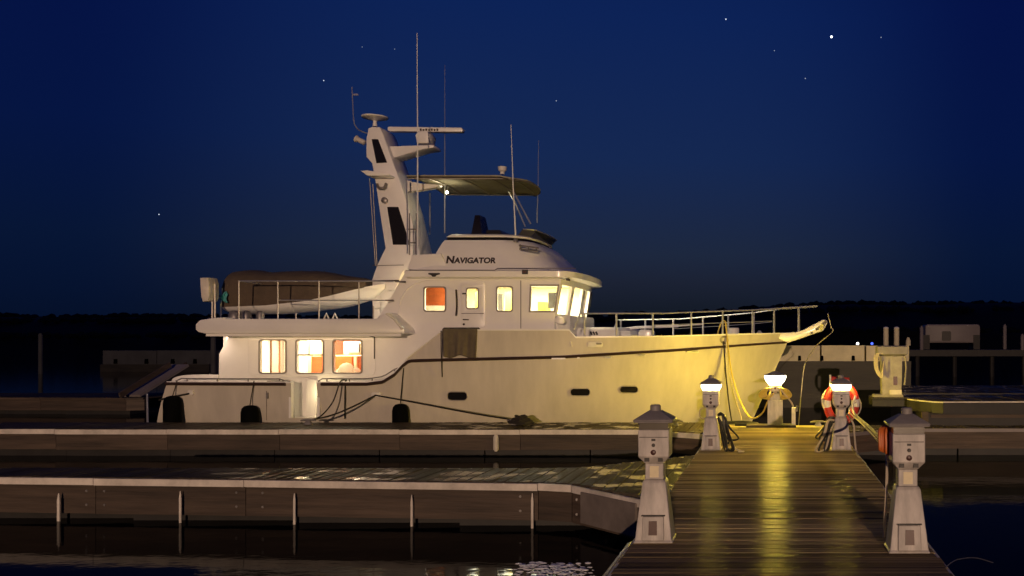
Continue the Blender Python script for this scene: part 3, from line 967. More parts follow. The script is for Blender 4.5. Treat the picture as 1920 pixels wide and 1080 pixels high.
slab('shelf', 'cream', X(626, 20.1), X(684, 20.1), 19.95, 20.9, Z(667.5, 20.1), Z(666, 20.1))
slab('cupboard_post', 'cream', X(664, 19.7), X(669, 19.7), 19.68, 19.74, 0.56, Z(668, 19.7))
slab('settee_back', 'orange', X(626, 19.9), X(660, 19.9), 19.9, 20.0, 0.56, Z(668.5, 19.9))
cu_ = MB()
for px, py, r in ((650, 694, 0.16), (641, 699, 0.12), (668, 697, 0.09)):
    c = P(px, py, 19.35)
    cu_.add([c + Vector((v.x * r * 1.1, v.y * r * 0.6, v.z * r)) for v in icv], icf)
cu_.build('cushion', 'curtain', yacht)
# pilothouse furniture
slab('pilothouse_lining', 'cream', X(735, YW) + 0.1, X(1035, YW), 21.9, 21.95, 2.26, 3.42)
slab('berth_panel', 'orange', X(772, 20.3), X(858, 20.3), 20.4, 20.45, 2.27, 3.42)
slab('berth_cushion', 'curtain', X(790, 19.5), X(842, 19.5), 19.35, 20.0, 2.27, Z(573.5, 19.5))
slab('locker_door', 'yellowin', X(942, 20), X(975, 20), 20.2, 20.3, 2.3, Z(546, 20))
slab('chart_screen', 'greyin', X(934, 19.6), X(942, 19.6), 19.6, 19.7, Z(586, 19.6), Z(551, 19.6))
slab('locker_door', 'yellowin', X(885, 20), X(905, 20), 20.2, 20.3, 2.3, Z(546, 20))
slab('instrument_box', 'greyin', X(1030, 19.7), X(1043, 19.7), 19.6, 19.9, Z(578, 19.7), Z(549, 19.7))
slab('seat_back', 'yellowin', X(1008, 19.9), X(1022, 19.9), 19.9, 20.4, 2.3, Z(566, 19.9))
area('salon_lamp', (X(570, 19.9), 19.75, 2.24), (2.5, 0.6), 300, (1.0, 0.80, 0.52), parent=yacht)
area('pilothouse_lamp', (X(960, 20.3), 20.4, 3.40), (2.2, 1.4), 330, (1.0, 0.90, 0.66), parent=yacht)

# front of the pilothouse: facets leaning forward at the top
zt_, zb_ = 3.43, Z(596, YW)
topx, botx = X(1052, YW), X(1040, YW)
plan_f = [(0.0, YW + 0.03), (0.125, 19.72), (0.16, YC), (0.125, 2 * YC - 19.72), (0.0, YF - 0.03)]
nfac = [(plan_f[0], plan_f[1], 2), (plan_f[1], plan_f[2], 1), (plan_f[2], plan_f[3], 1), (plan_f[3], plan_f[4], 2)]
fm = MB()
fro = None
wins = []
for (a, b_, k_) in nfac:
    A = Vector((botx + a[0], a[1], zb_)); B = Vector((botx + b_[0], b_[1], zb_))
    C = Vector((topx + b_[0], b_[1], zt_)); D = Vector((topx + a[0], a[1], zt_))
    def uv(u, v): return (A * (1 - u) + B * u) * (1 - v) + (D * (1 - u) + C * u) * v
    n_ = (B - A).cross(D - A).normalized()
    if n_.x < 0: n_ = -n_
    u0, u1, v0, v1 = 0.12, 0.90, 0.10, 0.84
    o = [uv(0, 0), uv(1, 0), uv(1, 1), uv(0, 1)]; i_ = [uv(u0, v0), uv(u1, v0), uv(u1, v1), uv(u0, v1)]
    vs = [p for q in (o, i_) for p in q] + [p - n_ * 0.06 for q in (o, i_) for p in q]
    fs = []
    for j in range(4):
        k = (j + 1) % 4
        fs += [(j, k, 4 + k, 4 + j), (8 + j, 12 + j, 12 + k, 8 + k), (4 + j, 4 + k, 12 + k, 12 + j), (j, 8 + j, 8 + k, k)]
    fm.add(vs, fs)
    wins.append((uv, n_, u0, u1, v0, v1))
fm.build('front_wall', M_wall, yacht, smooth=0)
for uv, n_, u0, u1, v0, v1 in wins:
    pts = [uv(u0, v0), uv(u1, v0), uv(u1, v1), uv(u0, v1)]
    f_ = MB().tube([p + n_ * 0.004 for p in pts], 0.016, 4, closed=True).build('window', 'dark', yacht)
    MB().add([p - n_ * 0.02 for p in pts], [(0, 1, 2, 3)]).build('pane', 'pane', f_)
    # wiper
    MB().tube([uv(lerp(u0, u1, 0.5), v1) + n_ * 0.03, uv(lerp(u0, u1, 0.35), lerp(v0, v1, 0.45)) + n_ * 0.03], 0.008, 5).build('wiper', 'dark', f_)
# solid front below the windows, and the breastwork ahead of it
b = MB()
b.loft([[(botx + a, yy, 1.70), (botx + a, yy, zb_), (botx + a - 0.06, yy, zb_), (botx + a - 0.06, yy, 1.70)] for a, yy in plan_f])
b.build('front_lower_wall', M_wall, yacht)
pb = [(X(1046, 19.15), 19.1), (X(1066, 19.2), 19.35), (X(1082, 19.7), 19.75), (X(1082, 19.7) + 0.16, YC), (X(1082, 19.7), 2 * YC - 19.75), (X(1066, 19.2), 2 * YC - 19.35), (X(1046, 19.15), 2 * YC - 19.1)]
b = MB()
b.loft([[(x + 0.0, yy, 1.70), (x + 0.0, yy, Z(592, 19.3)), (x - 0.09, yy, Z(592, 19.3)), (x - 0.09, yy, 1.70)] for x, yy in pb])
b.build('breastwork', M_wall, yacht, smooth=30)
MB().revolve((0, 0, 0), [(0.02, -0.08), (0.06, -0.07), (0.07, 0), (0.05, 0.06), (0.0, 0.07)], 10, 1.7, 0.8).xf(Matrix.Translation(P(1050, 600, 19.02)) @ Matrix.Rotation(rad(15), 4, 'Y')).build('spotlight', 'gel', yacht)

# ---- roof with brow
def planloop(x_aft, x_front, ynear, rc, bow=0.08, n=7):
    """closed plan polygon, straight aft, rounded at the front; near side at ynear, mirrored about YC"""
    hw = YC - ynear
    pts = [(x_aft, -hw)]
    for k in range(n + 1):
        a = rad(-90 + 90 * k / n)
        pts.append((x_front - bow - rc + rc * math.cos(a), -hw + rc + rc * math.sin(a)))
    pts.append((x_front, -hw * 0.30))
    return [(x, YC + y_) for x, y_ in pts] + [(x, YC - y_) for x, y_ in reversed(pts)]


def ringz(plan, z): return [Vector((x, y_, z)) for x, y_ in plan]
xa = X(758, 18.88)
def rp(g): return planloop(xa - g * 0.3, X(1125, 21.3) + g, 18.88 - g, 0.36 + g, 0.10)
b = MB().loft([ringz(rp(-0.10), 3.425), ringz(rp(0.0), 3.455), ringz(rp(0.0), 3.575), ringz(rp(-0.05), 3.60)])
b.build('roof', M_wall, yacht, smooth=40)
MB().box(X(1066, 18.95), X(1062, 18.95), 18.9, 19.1, 3.38, 3.425).build('roof_light', 'rub', yacht)

# ---- flybridge
def fp(xaft, pxf, yn, rc=0.6): return planloop(xaft, X(pxf, 21.5) + 0.02, yn, rc, 0.06)
b = MB().loft([ringz(fp(X(766, 18.95), 1098, 18.95), 3.602),
               ringz(fp(X(812, 18.98), 1091, 18.99), 3.70),
               ringz(fp(X(818, 19.1), 1070, 19.11), 3.99),
               ringz(fp(X(829, 19.2), 1052, 19.21), 4.20),
               ringz(fp(X(834, 19.25), 1042, 19.25), 4.262)])
fly = b.build('flybridge', M_wall, yacht, smooth=40)
MB().prism(pxpoly([(764, 505), (772, 478), (826, 475), (842, 505)], 19.0), 18.99, 22.3, (), 0.02).build('flybridge_wing', M_wall, yacht)
b = MB().loft([ringz(fp(X(837, 19.27), 1036, 19.29), 4.263), ringz(fp(X(838, 19.27), 1036, 19.31), 4.325)])
b.build('dark_band', 'panel', yacht, smooth=40)
b = MB().loft([ringz(fp(X(836, 19.25), 1038, 19.26), 4.327), ringz(fp(X(842, 19.25), 1039, 19.25), 4.36), ringz(fp(X(846, 19.25), 1034, 19.30), 4.395)])
b.build('coaming_cap', M_wall, yacht, smooth=40)
# windscreen
b = MB()
ws0 = [(-5.52, 19.6), (-5.28, 19.75), (-5.24, 20.3), (-5.24, 2 * YC - 20.3), (-5.28, 2 * YC - 19.75), (-5.52, 2 * YC - 19.6)]
b.loft([[(x, yy, 4.39), (x + 0.12, YC + (yy - YC) * 1.04, 4.53), (x + 0.105, YC + (yy - YC) * 1.04, 4.53), (x - 0.015, yy, 4.39)] for x, yy in ws0])
b.build('windscreen', mat('smoked_windscreen', (0.05, 0.05, 0.055), 0.1, spec=0.8), yacht, smooth=30)
MB().tube([(x + 0.12, YC + (yy - YC) * 1.04, 4.535) for x, yy in ws0], 0.014, 6).build('windscreen_rail', 'steel', yacht)
# helm seat and console hidden low on the flybridge
hs = MB().frustum([(X(893, 20.4), X(914, 20.4), 20.1, 20.7, 4.2), (X(892, 20.4), X(911, 20.4), 20.1, 20.7, 4.50), (X(896, 20.4), X(905, 20.4), 20.2, 20.6, 4.93)])
hs.build('helm_seat', 'panel', yacht)
MB().frustum([(X(915, 20.2), X(960, 20.2), 19.9, 20.8, 4.2), (X(920, 20.2), X(945, 20.2), 19.9, 20.8, 4.56)]).build('helm_console', 'panel', yacht)
# seam, vent, nav light, flybridge handle
MB().tube([P(768, 506.5, 18.87), P(928, 506.5, 18.87), P(933, 503, 18.87), P(1080, 503, 18.87)], 0.009, 4).build('seam', 'rub', yacht)
MB().prism(pxpoly([(804, 512), (825, 512), (825, 514.5), (819, 516), (816, 519), (812, 519), (809, 516), (804, 514.5)], 18.88), 18.85, 18.90).build('roof_vent', 'dark', yacht)
MB().box(X(980, 18.88), X(990, 18.88), 18.82, 18.90, Z(514, 18.85), Z(506, 18.85)).build('navigation_light', 'dark', yacht)
MB().box(X(982, 18.88), X(988, 18.88), 18.80, 18.82, Z(512, 18.83), Z(508, 18.83)).build('navigation_lens', 'redbrown', yacht)
hb = MB()
for (a, c), (d, e) in (((973, 460), (1010, 465)), ((974, 467), (1008, 471)), ((975, 458), (976, 468)), ((991, 462), (991, 470)), ((1006, 463), (1005, 472))):
    hb.tube([P(a, c, 18.98), P(d, e, 18.98)], 0.016, 6)
hb.build('boarding_step', 'iron', yacht)
for (a, c), (d, e) in (((741, 528), (760, 528.5)), ((720, 563), (738, 563.5))):
    MB().tube([P(a, c, 18.94), P(d, e, 18.94)], [0.012, 0.022], 6).build('grab_handle', 'iron', yacht)

# name on the flybridge side
def lettering(txt, x0, z0, h, m, parent):
    cu = bpy.data.curves.new('t', 'FONT')
    cu.body = txt
    cu.size = h; cu.offset = h * 0.042; cu.extrude = 0.004
    ob = bpy.data.objects.new('t', cu)
    me = bpy.data.meshes.new_from_object(ob)
    w_ = max(v.co.x for v in me.vertices)
    return me, w_
def put_name():
    segs = [('N', 0.232)] + [('AVIGATOR', 0.180)]
    pa, pb = 836, 930
    Yt = 19.02
    z0 = Z(493.2, Yt)
    b = MB()
    x = X(pa, Yt)
    end = X(pb, Yt)
    meshes = []
    for t, h in segs: meshes.append(lettering(t, 0, 0, h, None, None))
    tot = meshes[0][1] + 0.012 + meshes[1][1]
    k = (end - x) / tot
    for me, w_ in meshes:
        b.add([(x + v.co.x * k, -v.co.z, v.co.y) for v in me.vertices], [tuple(p.vertices) for p in me.polygons])
        x += (w_ + 0.012) * k
    # lean back with the coaming side
    sl = math.atan2(0.12, 0.29)
    for i, v in enumerate(b.v):
        b.v[i] = Vector((v.x, Yt + 0.012 + math.sin(sl) * v.z + v.y - 0.02, z0 + math.cos(sl) * v.z))
    b.build('name_lettering', 'letter', yacht, smooth=0)
put_name()

# ---- boat deck overhang
ov = pxpoly([(366, 618), (366, 608), (374, 600), (397, 596), (418, 595), (420, 597.5), (706, 597.5), (712, 592), (724, 586), (756, 615), (759, 624), (755, 625.5), (384, 625.5), (371, 623)], 18.45)
bd = MB().prism(ov, 18.45, 2 * YC - 18.45, (), 0.03).build('boat_deck', M_wall, yacht)
for px0, py0, px1, py1 in ((724, 588, 754, 617),):
    MB().tube([P(px0, py0, 18.42), P(739, 598, 18.42), P(px1, py1, 18.42)], 0.03, 6).build('drip_rail', 'ringw', yacht)
MB().box(X(386, 18.5), X(752, 18.5), 18.50, 18.53, 2.212, 2.275).build('drip_edge', M_wall, yacht)
MB().box(X(425, 18.6), X(700, 18.6), 18.57, 18.62, 2.256, 2.272).build('deck_light', 'deckled', yacht)
area('deck_lamp', (X(562, 18.6), 18.595, 2.25), (2.9, 0.04), 2.6, (1.0, 0.66, 0.34), rot=(rad(28), 0, 0), parent=yacht)
c = Vector((X(394, 18.72), 18.72, 2.262))
MB().revolve(c, [(0.045, -0.004), (0.05, 0.0), (0.05, 0.010)], 12).build('deck_light', 'deckled', yacht)
area('deck_lamp', c + Vector((0.02, 0, -0.03)), (0.08, 0.08), 3, (1.0, 0.74, 0.55), rot=(rad(18), rad(25), 0), parent=yacht, shape='DISK')
MB().tube([P(424, 627.5, 18.9), P(434, 629, 18.9)], 0.04, 8).build('awning_end', 'iron', yacht)

# boat deck railing
def stanchion(p, h, r=0.018, m='satin', par=None, nm='stanchion'):
    return MB().tube([p, p + Vector((0, 0, h))], r, 8).build(nm, m, par or yacht)
YR = 18.6
zr0 = Z(597.5, 18.5)
rail = MB()
rail.tube([P(448, 527, YR), P(598, 527, YR), P(700, 527, YR), P(738, 528, YR)], 0.014, 6)
rail.tube([P(521, 563, YR), P(640, 563, YR), P(722, 563, YR)], 0.012, 6)
rail.tube([P(448, 527, YR), Vector((X(448, YR), 2 * YC - YR, Z(527, YR)))], 0.014, 6)
rail.build('deck_railing', 'steel', yacht)
for px in (448, 521, 598, 673):
    q = P(px, 597.5, YR); q.z = zr0 - 0.02
    stanchion(q, Z(526, YR) - zr0 + 0.02, 0.014)
for px in (555, 700):
    q = P(px, 597.5, YR); q.z = zr0 - 0.02
    stanchion(q, 0.14 if px == 555 else 0.28, 0.014)

# stern gear on the boat deck
bx = MB().prism(pxpoly([(383, 522), (397, 521), (400, 530), (400, 558), (397, 565), (388, 566), (385, 556)], 18.9), 18.75, 19.1, (), 0.02).build('liferaft_canister', 'strip', yacht)
for px in (398, 403):
    q = P(px, 597, 18.95); q.z = zr0
    stanchion(q, Z(532, 18.95) - zr0, 0.02, 'satin', None, 'canister_post')

# low gear between the dinghy and the rail
for px, r in ((462, 0.10), (488, 0.08), (440, 0.12)):
    q = P(px, 590, 18.95); q.z = zr0
    MB().revolve(q, [(r, 0), (r, 0.10), (r * 0.7, 0.16), (r * 0.3, 0.18)], 12).build('deck_fitting', 'iron', yacht)
for px, r in ((612, 0.012), (628, 0.012)):
    q = P(px, 590, 19.3); q.z = zr0
    MB().tube([q + Vector((-0.06, 0, 0)), q + Vector((0, 0, 0.14)), q + Vector((0.06, 0, 0))], 0.018, 6).build('dinghy_chock', 'ringw', yacht)

# ---- mast
Ym0, Ym1 = 20.25, 21.05
ms = pxpoly([(686, 262), (690, 240), (698, 237), (712, 238), (718, 250), (732, 290), (752, 345), (768, 395), (786, 470), (790, 500), (756, 508), (716, 602), (700, 602), (697, 560), (696, 527), (706, 498), (722, 465), (713, 408), (705, 352), (697, 306), (686, 294)], Ym0)
pan = [pxpoly([(697, 261), (709, 261), (726, 305), (706, 306)], Ym0), pxpoly([(726, 388), (747, 388), (769, 459), (737, 459)], Ym0)]
mast = MB().prism(ms, Ym0, Ym1, (), 0.03).build('mast', M_wall, yacht, smooth=40)
for pg in pan: MB().prism(pg, Ym0 - 0.006, Ym0 + 0.01).build('dark_panel', 'panel', mast)
MB().tube([P(698, 498, Ym0 - 0.005), P(757, 497, Ym0 - 0.005)], 0.008, 4).build('seam', 'rub', mast)
MB().tube([P(697, 527, Ym0 - 0.005), P(748, 526, Ym0 - 0.005)], 0.02, 4).build('seam', 'rub', mast)
MB().prism(pxpoly([(687, 325), (700, 324), (739, 331), (738, 334), (700, 334)], 20.2), 19.9, 21.4, (), 0.01).build('spreader', M_wall, mast)
MB().tube(smoothpts([P(707, 345, 20.2), P(710, 352, 20.15), P(720, 352, 20.15), P(724, 344, 20.2)], 4), 0.03, 8).build('horn', 'iron', mast)
MB().revolve((0, 0, 0), [(0.02, 0), (0.07, 0.02), (0.07, 0.05), (0.0, 0.09)], 12).xf(Matrix.Translation(P(722, 376, 20.24)) @ Matrix.Rotation(rad(90), 4, 'X')).build('mast_light', 'iron', mast)
MB().prism(pxpoly([(728, 276), (815, 273), (816, 278), (795, 281), (742, 297)], 20.5), 20.42, 20.88, (), 0.01).build('radar_bracket', M_wall, mast)
rd = MB().prism(pxpoly([(786, 271), (783, 256), (788, 249), (806, 248), (811, 256), (808, 271)], 20.6), 20.45, 20.85, (), 0.03).build('radar_scanner', M_wall, mast)
MB().prism(pxpoly([(728, 239), (731, 238), (866, 240), (868, 241.5), (868, 247), (866, 248), (731, 246.5), (728, 245)], 20.6), 20.56, 20.72, (), 0.012).build('radar_arm', M_wall, rd)
b = MB()
for k in range(7): b.box(X(787 + k * 5.2, 20.55), X(790.4 + k * 5.2, 20.55), 20.552, 20.565, Z(245, 20.55), Z(241 + (k % 2), 20.55))
b.build('radar_marking', 'rub', rd)
dsh = MB().revolve(P(703, 237, 20.6), [(0.05, 0), (0.04, 0.12), (0.12, 0.15), (0.28, 0.19), (0.29, 0.215), (0.05, 0.22)], 18).build('antenna_dish', M_wall, mast)
MB().revolve((0, 0, 0), [(0.03, -0.12), (0.06, -0.10), (0.055, 0.06), (0.085, 0.10), (0.08, 0.12), (0.0, 0.13)], 10).xf(Matrix.Translation(P(676, 264, 20.5)) @ Matrix.Rotation(rad(-65), 4, 'Y')).build('searchlight', 'strip', mast)
MB().tube(smoothpts([P(688, 250, 20.5), P(672, 243, 20.5), P(664, 230, 20.5), P(662, 205, 20.5), P(660, 163, 20.5)], 5), 0.013, 6).build('wind_vane_post', 'steel', mast)
MB().box(X(661, 20.5), X(672, 20.5), 20.49, 20.51, Z(179, 20.5), Z(176, 20.5)).build('wind_vane', 'steel', mast)
for (a, c), (d, e) in (((693, 335), (704, 498)), ((699, 345), (707, 500))):
    MB().tube([P(a, c, 20.2), P(d, e, 20.2)], 0.008, 5).build('halyard', 'rope_w', mast)

# antennas
for pts, Y, r, m in (([(782, 62), (783, 250), (783, 477)], 19.4, (0.008, 0.014, 0.02), 'whitepaint'), ([(834, 122), (834, 300), (834, 437)], 20.8, (0.006, 0.011, 0.015), 'steel'),
                     ([(958, 234), (962, 345), (967, 446)], 19.4, (0.007, 0.013, 0.018), 'whitepaint'), ([(1010, 263), (1009, 340), (1007, 418)], 21.6, (0.006, 0.009, 0.012), 'steel')):
    MB().tube([P(a, c, Y) for a, c in pts], list(r), 6).build('whip_antenna', m, yacht)
MB().revolve(P(967, 452, 19.22), [(0.05, -0.02), (0.05, 0.02), (0.025, 0.06)], 10).build('antenna_base', 'iron', yacht)

# bimini top
pl = []
Yb0, Yb1 = 19.55, 21.75
NX, NY = 14, 8
for i in range(NX + 1):
    t = i / NX
    row = []
    for j in range(NY + 1):
        u = j / NY
        yy = lerp(Yb0, Yb1, u)
        z = 5.70 + 0.06 * math.sin(PI * u) - 0.05 * max(0, t - 0.85) / 0.15 - 0.010 * abs(math.sin(t * PI * 4)) * (1 - abs(2 * u - 1) ** 3)
        x = lerp(X(764, 19.6), -5.43, t) - 0.27 * (abs(2 * u - 1) ** 4) * max(0, t - 0.75) / 0.25
        row.append(Vector((x, yy, z)))
    pl.append(row)
b = MB().loft(pl, cap=False, closed=False)
dn = [[v - Vector((0, 0, 0.03)) for v in r] for r in pl]
b.loft(dn, cap=False, closed=False)
for e in (0, NY): b.loft([[r[e], r[e] - Vector((0, 0, 0.055)), d[e]] for r, d in zip(pl, dn)], cap=False, closed=False)
for e in (0, NX): b.loft([[a, a - Vector((0, 0, 0.05)), d] for a, d in zip(pl[e], dn[e])], cap=False, closed=False)
bim = MB(); bim.v, bim.f = b.v, b.f
bim = bim.build('sun_canopy', 'olive', yacht, smooth=50, fixn=False)
fr = MB()
for px in (800, 860, 915, 955):
    xx = X(px, 19.6)
    fr.tube(smoothpts([(xx, Yb0 + 0.03, 5.64), (xx, Yb0 + 0.2, 5.66), (xx, YC, 5.69), (xx, Yb1 - 0.2, 5.66), (xx, Yb1 - 0.03, 5.64)], 4), 0.016, 6)
for yy in (Yb0 + 0.03, Yb1 - 0.03): fr.tube([(X(766, 19.6), yy, 5.64), (X(955, 19.6), yy, 5.63)], 0.016, 6)
fr.build('canopy_frame', 'satin', bim)
for pts, Y in (([(762, 335), (764, 400), (764, 476)], 19.55), ([(806, 362), (806, 440)], 21.6), ([(940, 336), (966, 380), (985, 425)], 21.6), ([(963, 360), (980, 392), (995, 420)], 19.6)):
    MB().tube([P(a, c, Y) for a, c in pts], 0.018, 6).build('canopy_pole', 'steel', yacht)
MB().prism(pxpoly([(764, 339), (790, 345), (826, 348), (822, 352), (790, 358), (764, 361)], 20.0), 19.9, 20.1, (), 0.01).build('canopy_bracket', M_wall, yacht)
MB().tube([(X(838, 20.5), 20.5, 5.70), (X(838, 20.5), 20.5, 5.53)], 0.012, 6).build('fill_light_stem', 'iron', yacht)
MB().revolve((X(838, 20.5), 20.5, 5.49), [(0.0, -0.022), (0.018, -0.018), (0.022, 0), (0.018, 0.018), (0.0, 0.022)], 10).build('canopy_fill_light', 'canopyfill', yacht)  # added to brighten the canopy's underside; no fitting known here
MB().revolve(P(942, 327, 20.3), [(0.05, 0), (0.05, 0.05), (0.09, 0.09), (0.10, 0.17), (0.06, 0.18)], 12).build('gps_dome', 'ringw', yacht)
# ladder beside the mast
b = MB()
for px in (768, 781): b.tube([P(px, 400, 19.9), P(px, 478, 19.9)], 0.014, 6)
for py in (430, 455): b.tube([P(762, py, 19.9), P(784, py, 19.9)], 0.014, 6)
b.build('ladder', 'iron', yacht)

# ---- fore deck
tk = MB().loft([[Vector((x, yy, z)) for x, yy in planloop(X(1076, 19.7), X(1192, 20.1) + o, 19.72 - o, 0.4)] for z, o in ((1.70, 0.06), (2.34, 0.0), (2.41, -0.06), (2.425, -0.14))])
tk.build('trunk_cabin', M_wall, yacht, smooth=40)
vb = MB()
for k in range(3): vb.tube([P(1107 + k * 5, 622, 19.68), P(1110 + k * 5, 628, 19.68)], 0.02, 5)
vb.build('vent_slot', 'dark', yacht)
MB().prism(rrect(X(1197, 19.6), X(1222, 19.6), 1.70, Z(618, 19.6), 0.06), 19.6, 20.2, (), 0.03).build('deck_box', M_wall, yacht)
MB().revolve(P(1376, 640, 20.3), [(0.12, -0.1), (0.12, 0.29), (0.10, 0.305), (0, 0.31)], 14).build('deck_post', 'ringw', yacht)
MB().revolve(P(1424, 630, 20.3), [(0.06, -0.1), (0.07, 0.06), (0.03, 0.12)], 10).build('windlass', 'steel', yacht)
MB().tube([P(1170, 617, 20.2), P(1195, 614, 20.2), P(1272, 611, 20.2)], 0.032, 8).build('boom', 'whitepaint', yacht)
MB().tube([P(1272, 611, 20.2), P(1320, 607.5, 20.2)], 0.016, 8).build('boom_tip', 'whitepaint', yacht)
# bow rails
zt_tab = [(-4.2, 2.67), (-2.3, 2.69), (-0.5, 2.80), (0.3, 2.88), (1.0, 2.93)]
def bowrail(side):
    pts = []
    s0_, s1_ = s_px(1086, 2.3), 0.985
    for k in range(31):
        s = lerp(s0_, s1_, k / 30)
        x, b_ = hull(s, 2.3)
        q = Vector((x, YC + side * max(b_ - 0.07, 0.22), interp(zt_tab, x)))
        pts.append(q)
    q0 = pts[0].copy(); q0.z = ztop(q0.x) + 0.16; q0.x -= 0.12
    pts = [q0] + pts + [Vector((X(1533, 20.4), YC + side * 0.2, Z(573.5, 20.4)))]
    o = MB().tube(pts, 0.017, 8).build('bow_rail', 'steel', yacht)
    for px in (1095, 1155, 1224, 1297, 1357, 1414, 1456):
        s = s_px(px, 2.45)
        x, b_ = hull(s, 2.3)
        q = Vector((x, YC + side * max(b_ - 0.07, 0.22), ztop(x) - 0.02))
        MB().tube([q, Vector((q.x, q.y, interp(zt_tab, x)))], 0.02 if side < 0 else 0.024, 8).build('stanchion', 'steel', o)
    q = Vector((X(1498, 20.4), YC + side * 0.2, Z(622, 20.4)))
    MB().tube([q, Vector((q.x, q.y, Z(577, 20.4)))], 0.024, 8).build('stanchion', 'steel', o)
    wl = []
    for k in range(20):
        s = lerp(s_px(1224, 2.45), s_px(1452, 2.45), k / 19)
        x, b_ = hull(s, 2.3)
        wl.append(Vector((x, YC + side * max(b_ - 0.07, 0.22), (interp(zt_tab, x) + ztop(x)) / 2)))
    MB().tube(wl, 0.007, 5).build('mid_wire', 'steel', o)
bowrail(-1); bowrail(1)
# pulpit and anchor
pp = pxpoly([(1440, 626), (1462, 624), (1490, 623), (1505, 619), (1520, 611), (1543, 599), (1550, 600), (1552, 605), (1544, 620), (1478, 643), (1470, 640)], 20.4)
pul = MB().prism(pp, 20.4, 20.9, (), 0.03).build('bow_pulpit', M_wall, yacht)
an = MB()
an.tube([P(1530, 618, 20.38), P(1541, 611, 20.36), P(1549, 602, 20.36)], [0.03, 0.035, 0.03], 8)
an.add([P(1534, 615, 20.34), P(1541, 606, 20.32), P(1546, 612, 20.30), P(1541, 620, 20.34), P(1536, 618, 20.42), P(1544, 608, 20.42)], [(0, 1, 2, 3), (0, 4, 5, 1), (3, 2, 5, 4)])
an.build('anchor', 'iron', yacht)
MB().revolve((0, 0, 0), [(0.03, -0.01), (0.03, 0.01)], 10).xf(Matrix.Translation(P(1522, 624, 20.39)) @ Matrix.Rotation(rad(90), 4, 'X')).build('pulpit_bolt', 'dark', yacht)
# hull furniture
def onhull(px, py, out=0.0):
    z = 2.0
    q = None
    for _ in range(12):
        s = s_px(px, z)
        q = hp(s, z, -1, out)
        z = Z(py, q.y)
    return hp(s_px(px, z), z, -1, out)
def hull_frame(px, py):
    p = onhull(px, py)
    tx = (onhull(px + 6, py) - onhull(px - 6, py)).normalized()
    tz = (onhull(px, py - 4) - onhull(px, py + 4)).normalized()
    n_ = tx.cross(tz).normalized()
    if n_.y > 0: n_ = -n_
    return p, tx, tz, n_
def on_frame(mb_, fr_, depth=0.0):
    p, tx, tz, n_ = fr_
    for i, v in enumerate(mb_.v): mb_.v[i] = p + tx * v.x + tz * v.z + n_ * (depth - v.y)
    return mb_
for px, py, w_, h_ in ((858, 742.5, 0.42, 0.195), (1088, 735, 0.41, 0.18), (1179, 730, 0.395, 0.17)):
    fr_ = hull_frame(px, py)
    o_ = rrect(-w_ / 2, w_ / 2, -h_ / 2, h_ / 2, h_ * 0.48, 6)
    i_ = rrect(-w_ / 2 + 0.018, w_ / 2 - 0.018, -h_ / 2 + 0.018, h_ / 2 - 0.018, h_ * 0.32, 6)
    pf = on_frame(MB().prism(o_, -0.03, 0.03, [i_], 0.008), fr_).build('porthole', 'satin', yacht)
    on_frame(MB().prism(i_, -0.01, 0.01), fr_).build('pane', 'darkglass', pf)
for px, py, w_, h_ in ((1116, 646, 0.30, 0.11),):
    fr_ = hull_frame(px, py)
    on_frame(MB().prism(rrect(-w_ / 2, w_ / 2, -h_ / 2, h_ / 2, 0.03), -0.02, 0.02, (), 0.008), fr_).build('hawse_plate', 'ringw', yacht)
    on_frame(MB().prism(rrect(0.02, w_ / 2 - 0.02, 0.0, h_ / 2 - 0.015, 0.015), -0.026, 0.0), fr_).build('hawse_hole', 'cap', yacht)
MB().tube([onhull(1070, 640, 0.005), onhull(1072, 650, 0.005)], 0.014, 5).build('scupper', 'ringw', yacht)
for px, py, w_ in ((1048, 671, 0.28), (1085, 669.5, 0.05), (1140, 668.5, 0.14), (1204, 664.5, 0.11), (1297, 657.5, 0.26)):
    fr_ = hull_frame(px, py + 1.0)
    on_frame(MB().prism(rrect(-w_ / 2, w_ / 2, -0.016, 0.016, 0.012), -0.066, 0.0), fr_).build('rail_strake', 'steel', yacht)
for px, py, w_ in ((358.5, 736, 0.13), (706, 740, 0.20)):
    fr_ = hull_frame(px, py)
    on_frame(MB().prism(rrect(-w_ / 2, w_ / 2, -0.055, 0.055, 0.04), -0.03, 0.02, (), 0.01), fr_).build('fairlead', 'ringw', yacht)
fr_ = hull_frame(1357, 637)
p_, tx, tz, n_ = fr_
MB().tube([p_ + n_ * 0.02 + tx * 0.085 * math.cos(2 * PI * k / 16) + tz * 0.07 * math.sin(2 * PI * k / 16) for k in range(16)], 0.022, 6, closed=True).build('bow_fairlead', 'iron', yacht)
MB().box(X(498, 18.45), X(536, 18.45), 18.50, 18.62, Z(718, 18.5), Z(714, 18.5)).build('boarding_step', 'rub', yacht)
# stern: swim platform post
MB().tube([P(276, 738, 19.2), P(277, 800, 19.2)], 0.02, 6).build('platform_post', 'steel', yacht)
MB().box(XS - 0.75, XS - 0.1, 19.1, 22.2, 0.28, 0.34).build('swim_platform', 'gel', yacht)
MB().box(X(492, YW), X(494, YW), YW - 0.03, YW - 0.022, 0.6, 0.7).build('drain', 'dark', yacht)
cc = smoothpts([(321, 715, 0), (325, 709, 0), (336, 705, 0), (355, 702.8, 0), (385, 702, 0), (409, 702.5, 0)], 4)
MB().prism([(X(v.x, 18.95), Z(v.y, 18.95)) for v in cc] + pxpoly([(409, 760), (322, 760)], 18.95), 18.94, 18.99, (), 0.012).build('cockpit_coaming', 'gel', yacht)
MB().prism(rrect(X(499.5, 18.4), X(503.5, 18.4), Z(748, 18.4), Z(736, 18.4), 0.02), hp(s_at(X(501, 18.4), 1.0), 1.0).y - 0.03, hp(s_at(X(501, 18.4), 1.0), 1.0).y + 0.02).build('gate_latch', 'iron', yacht)
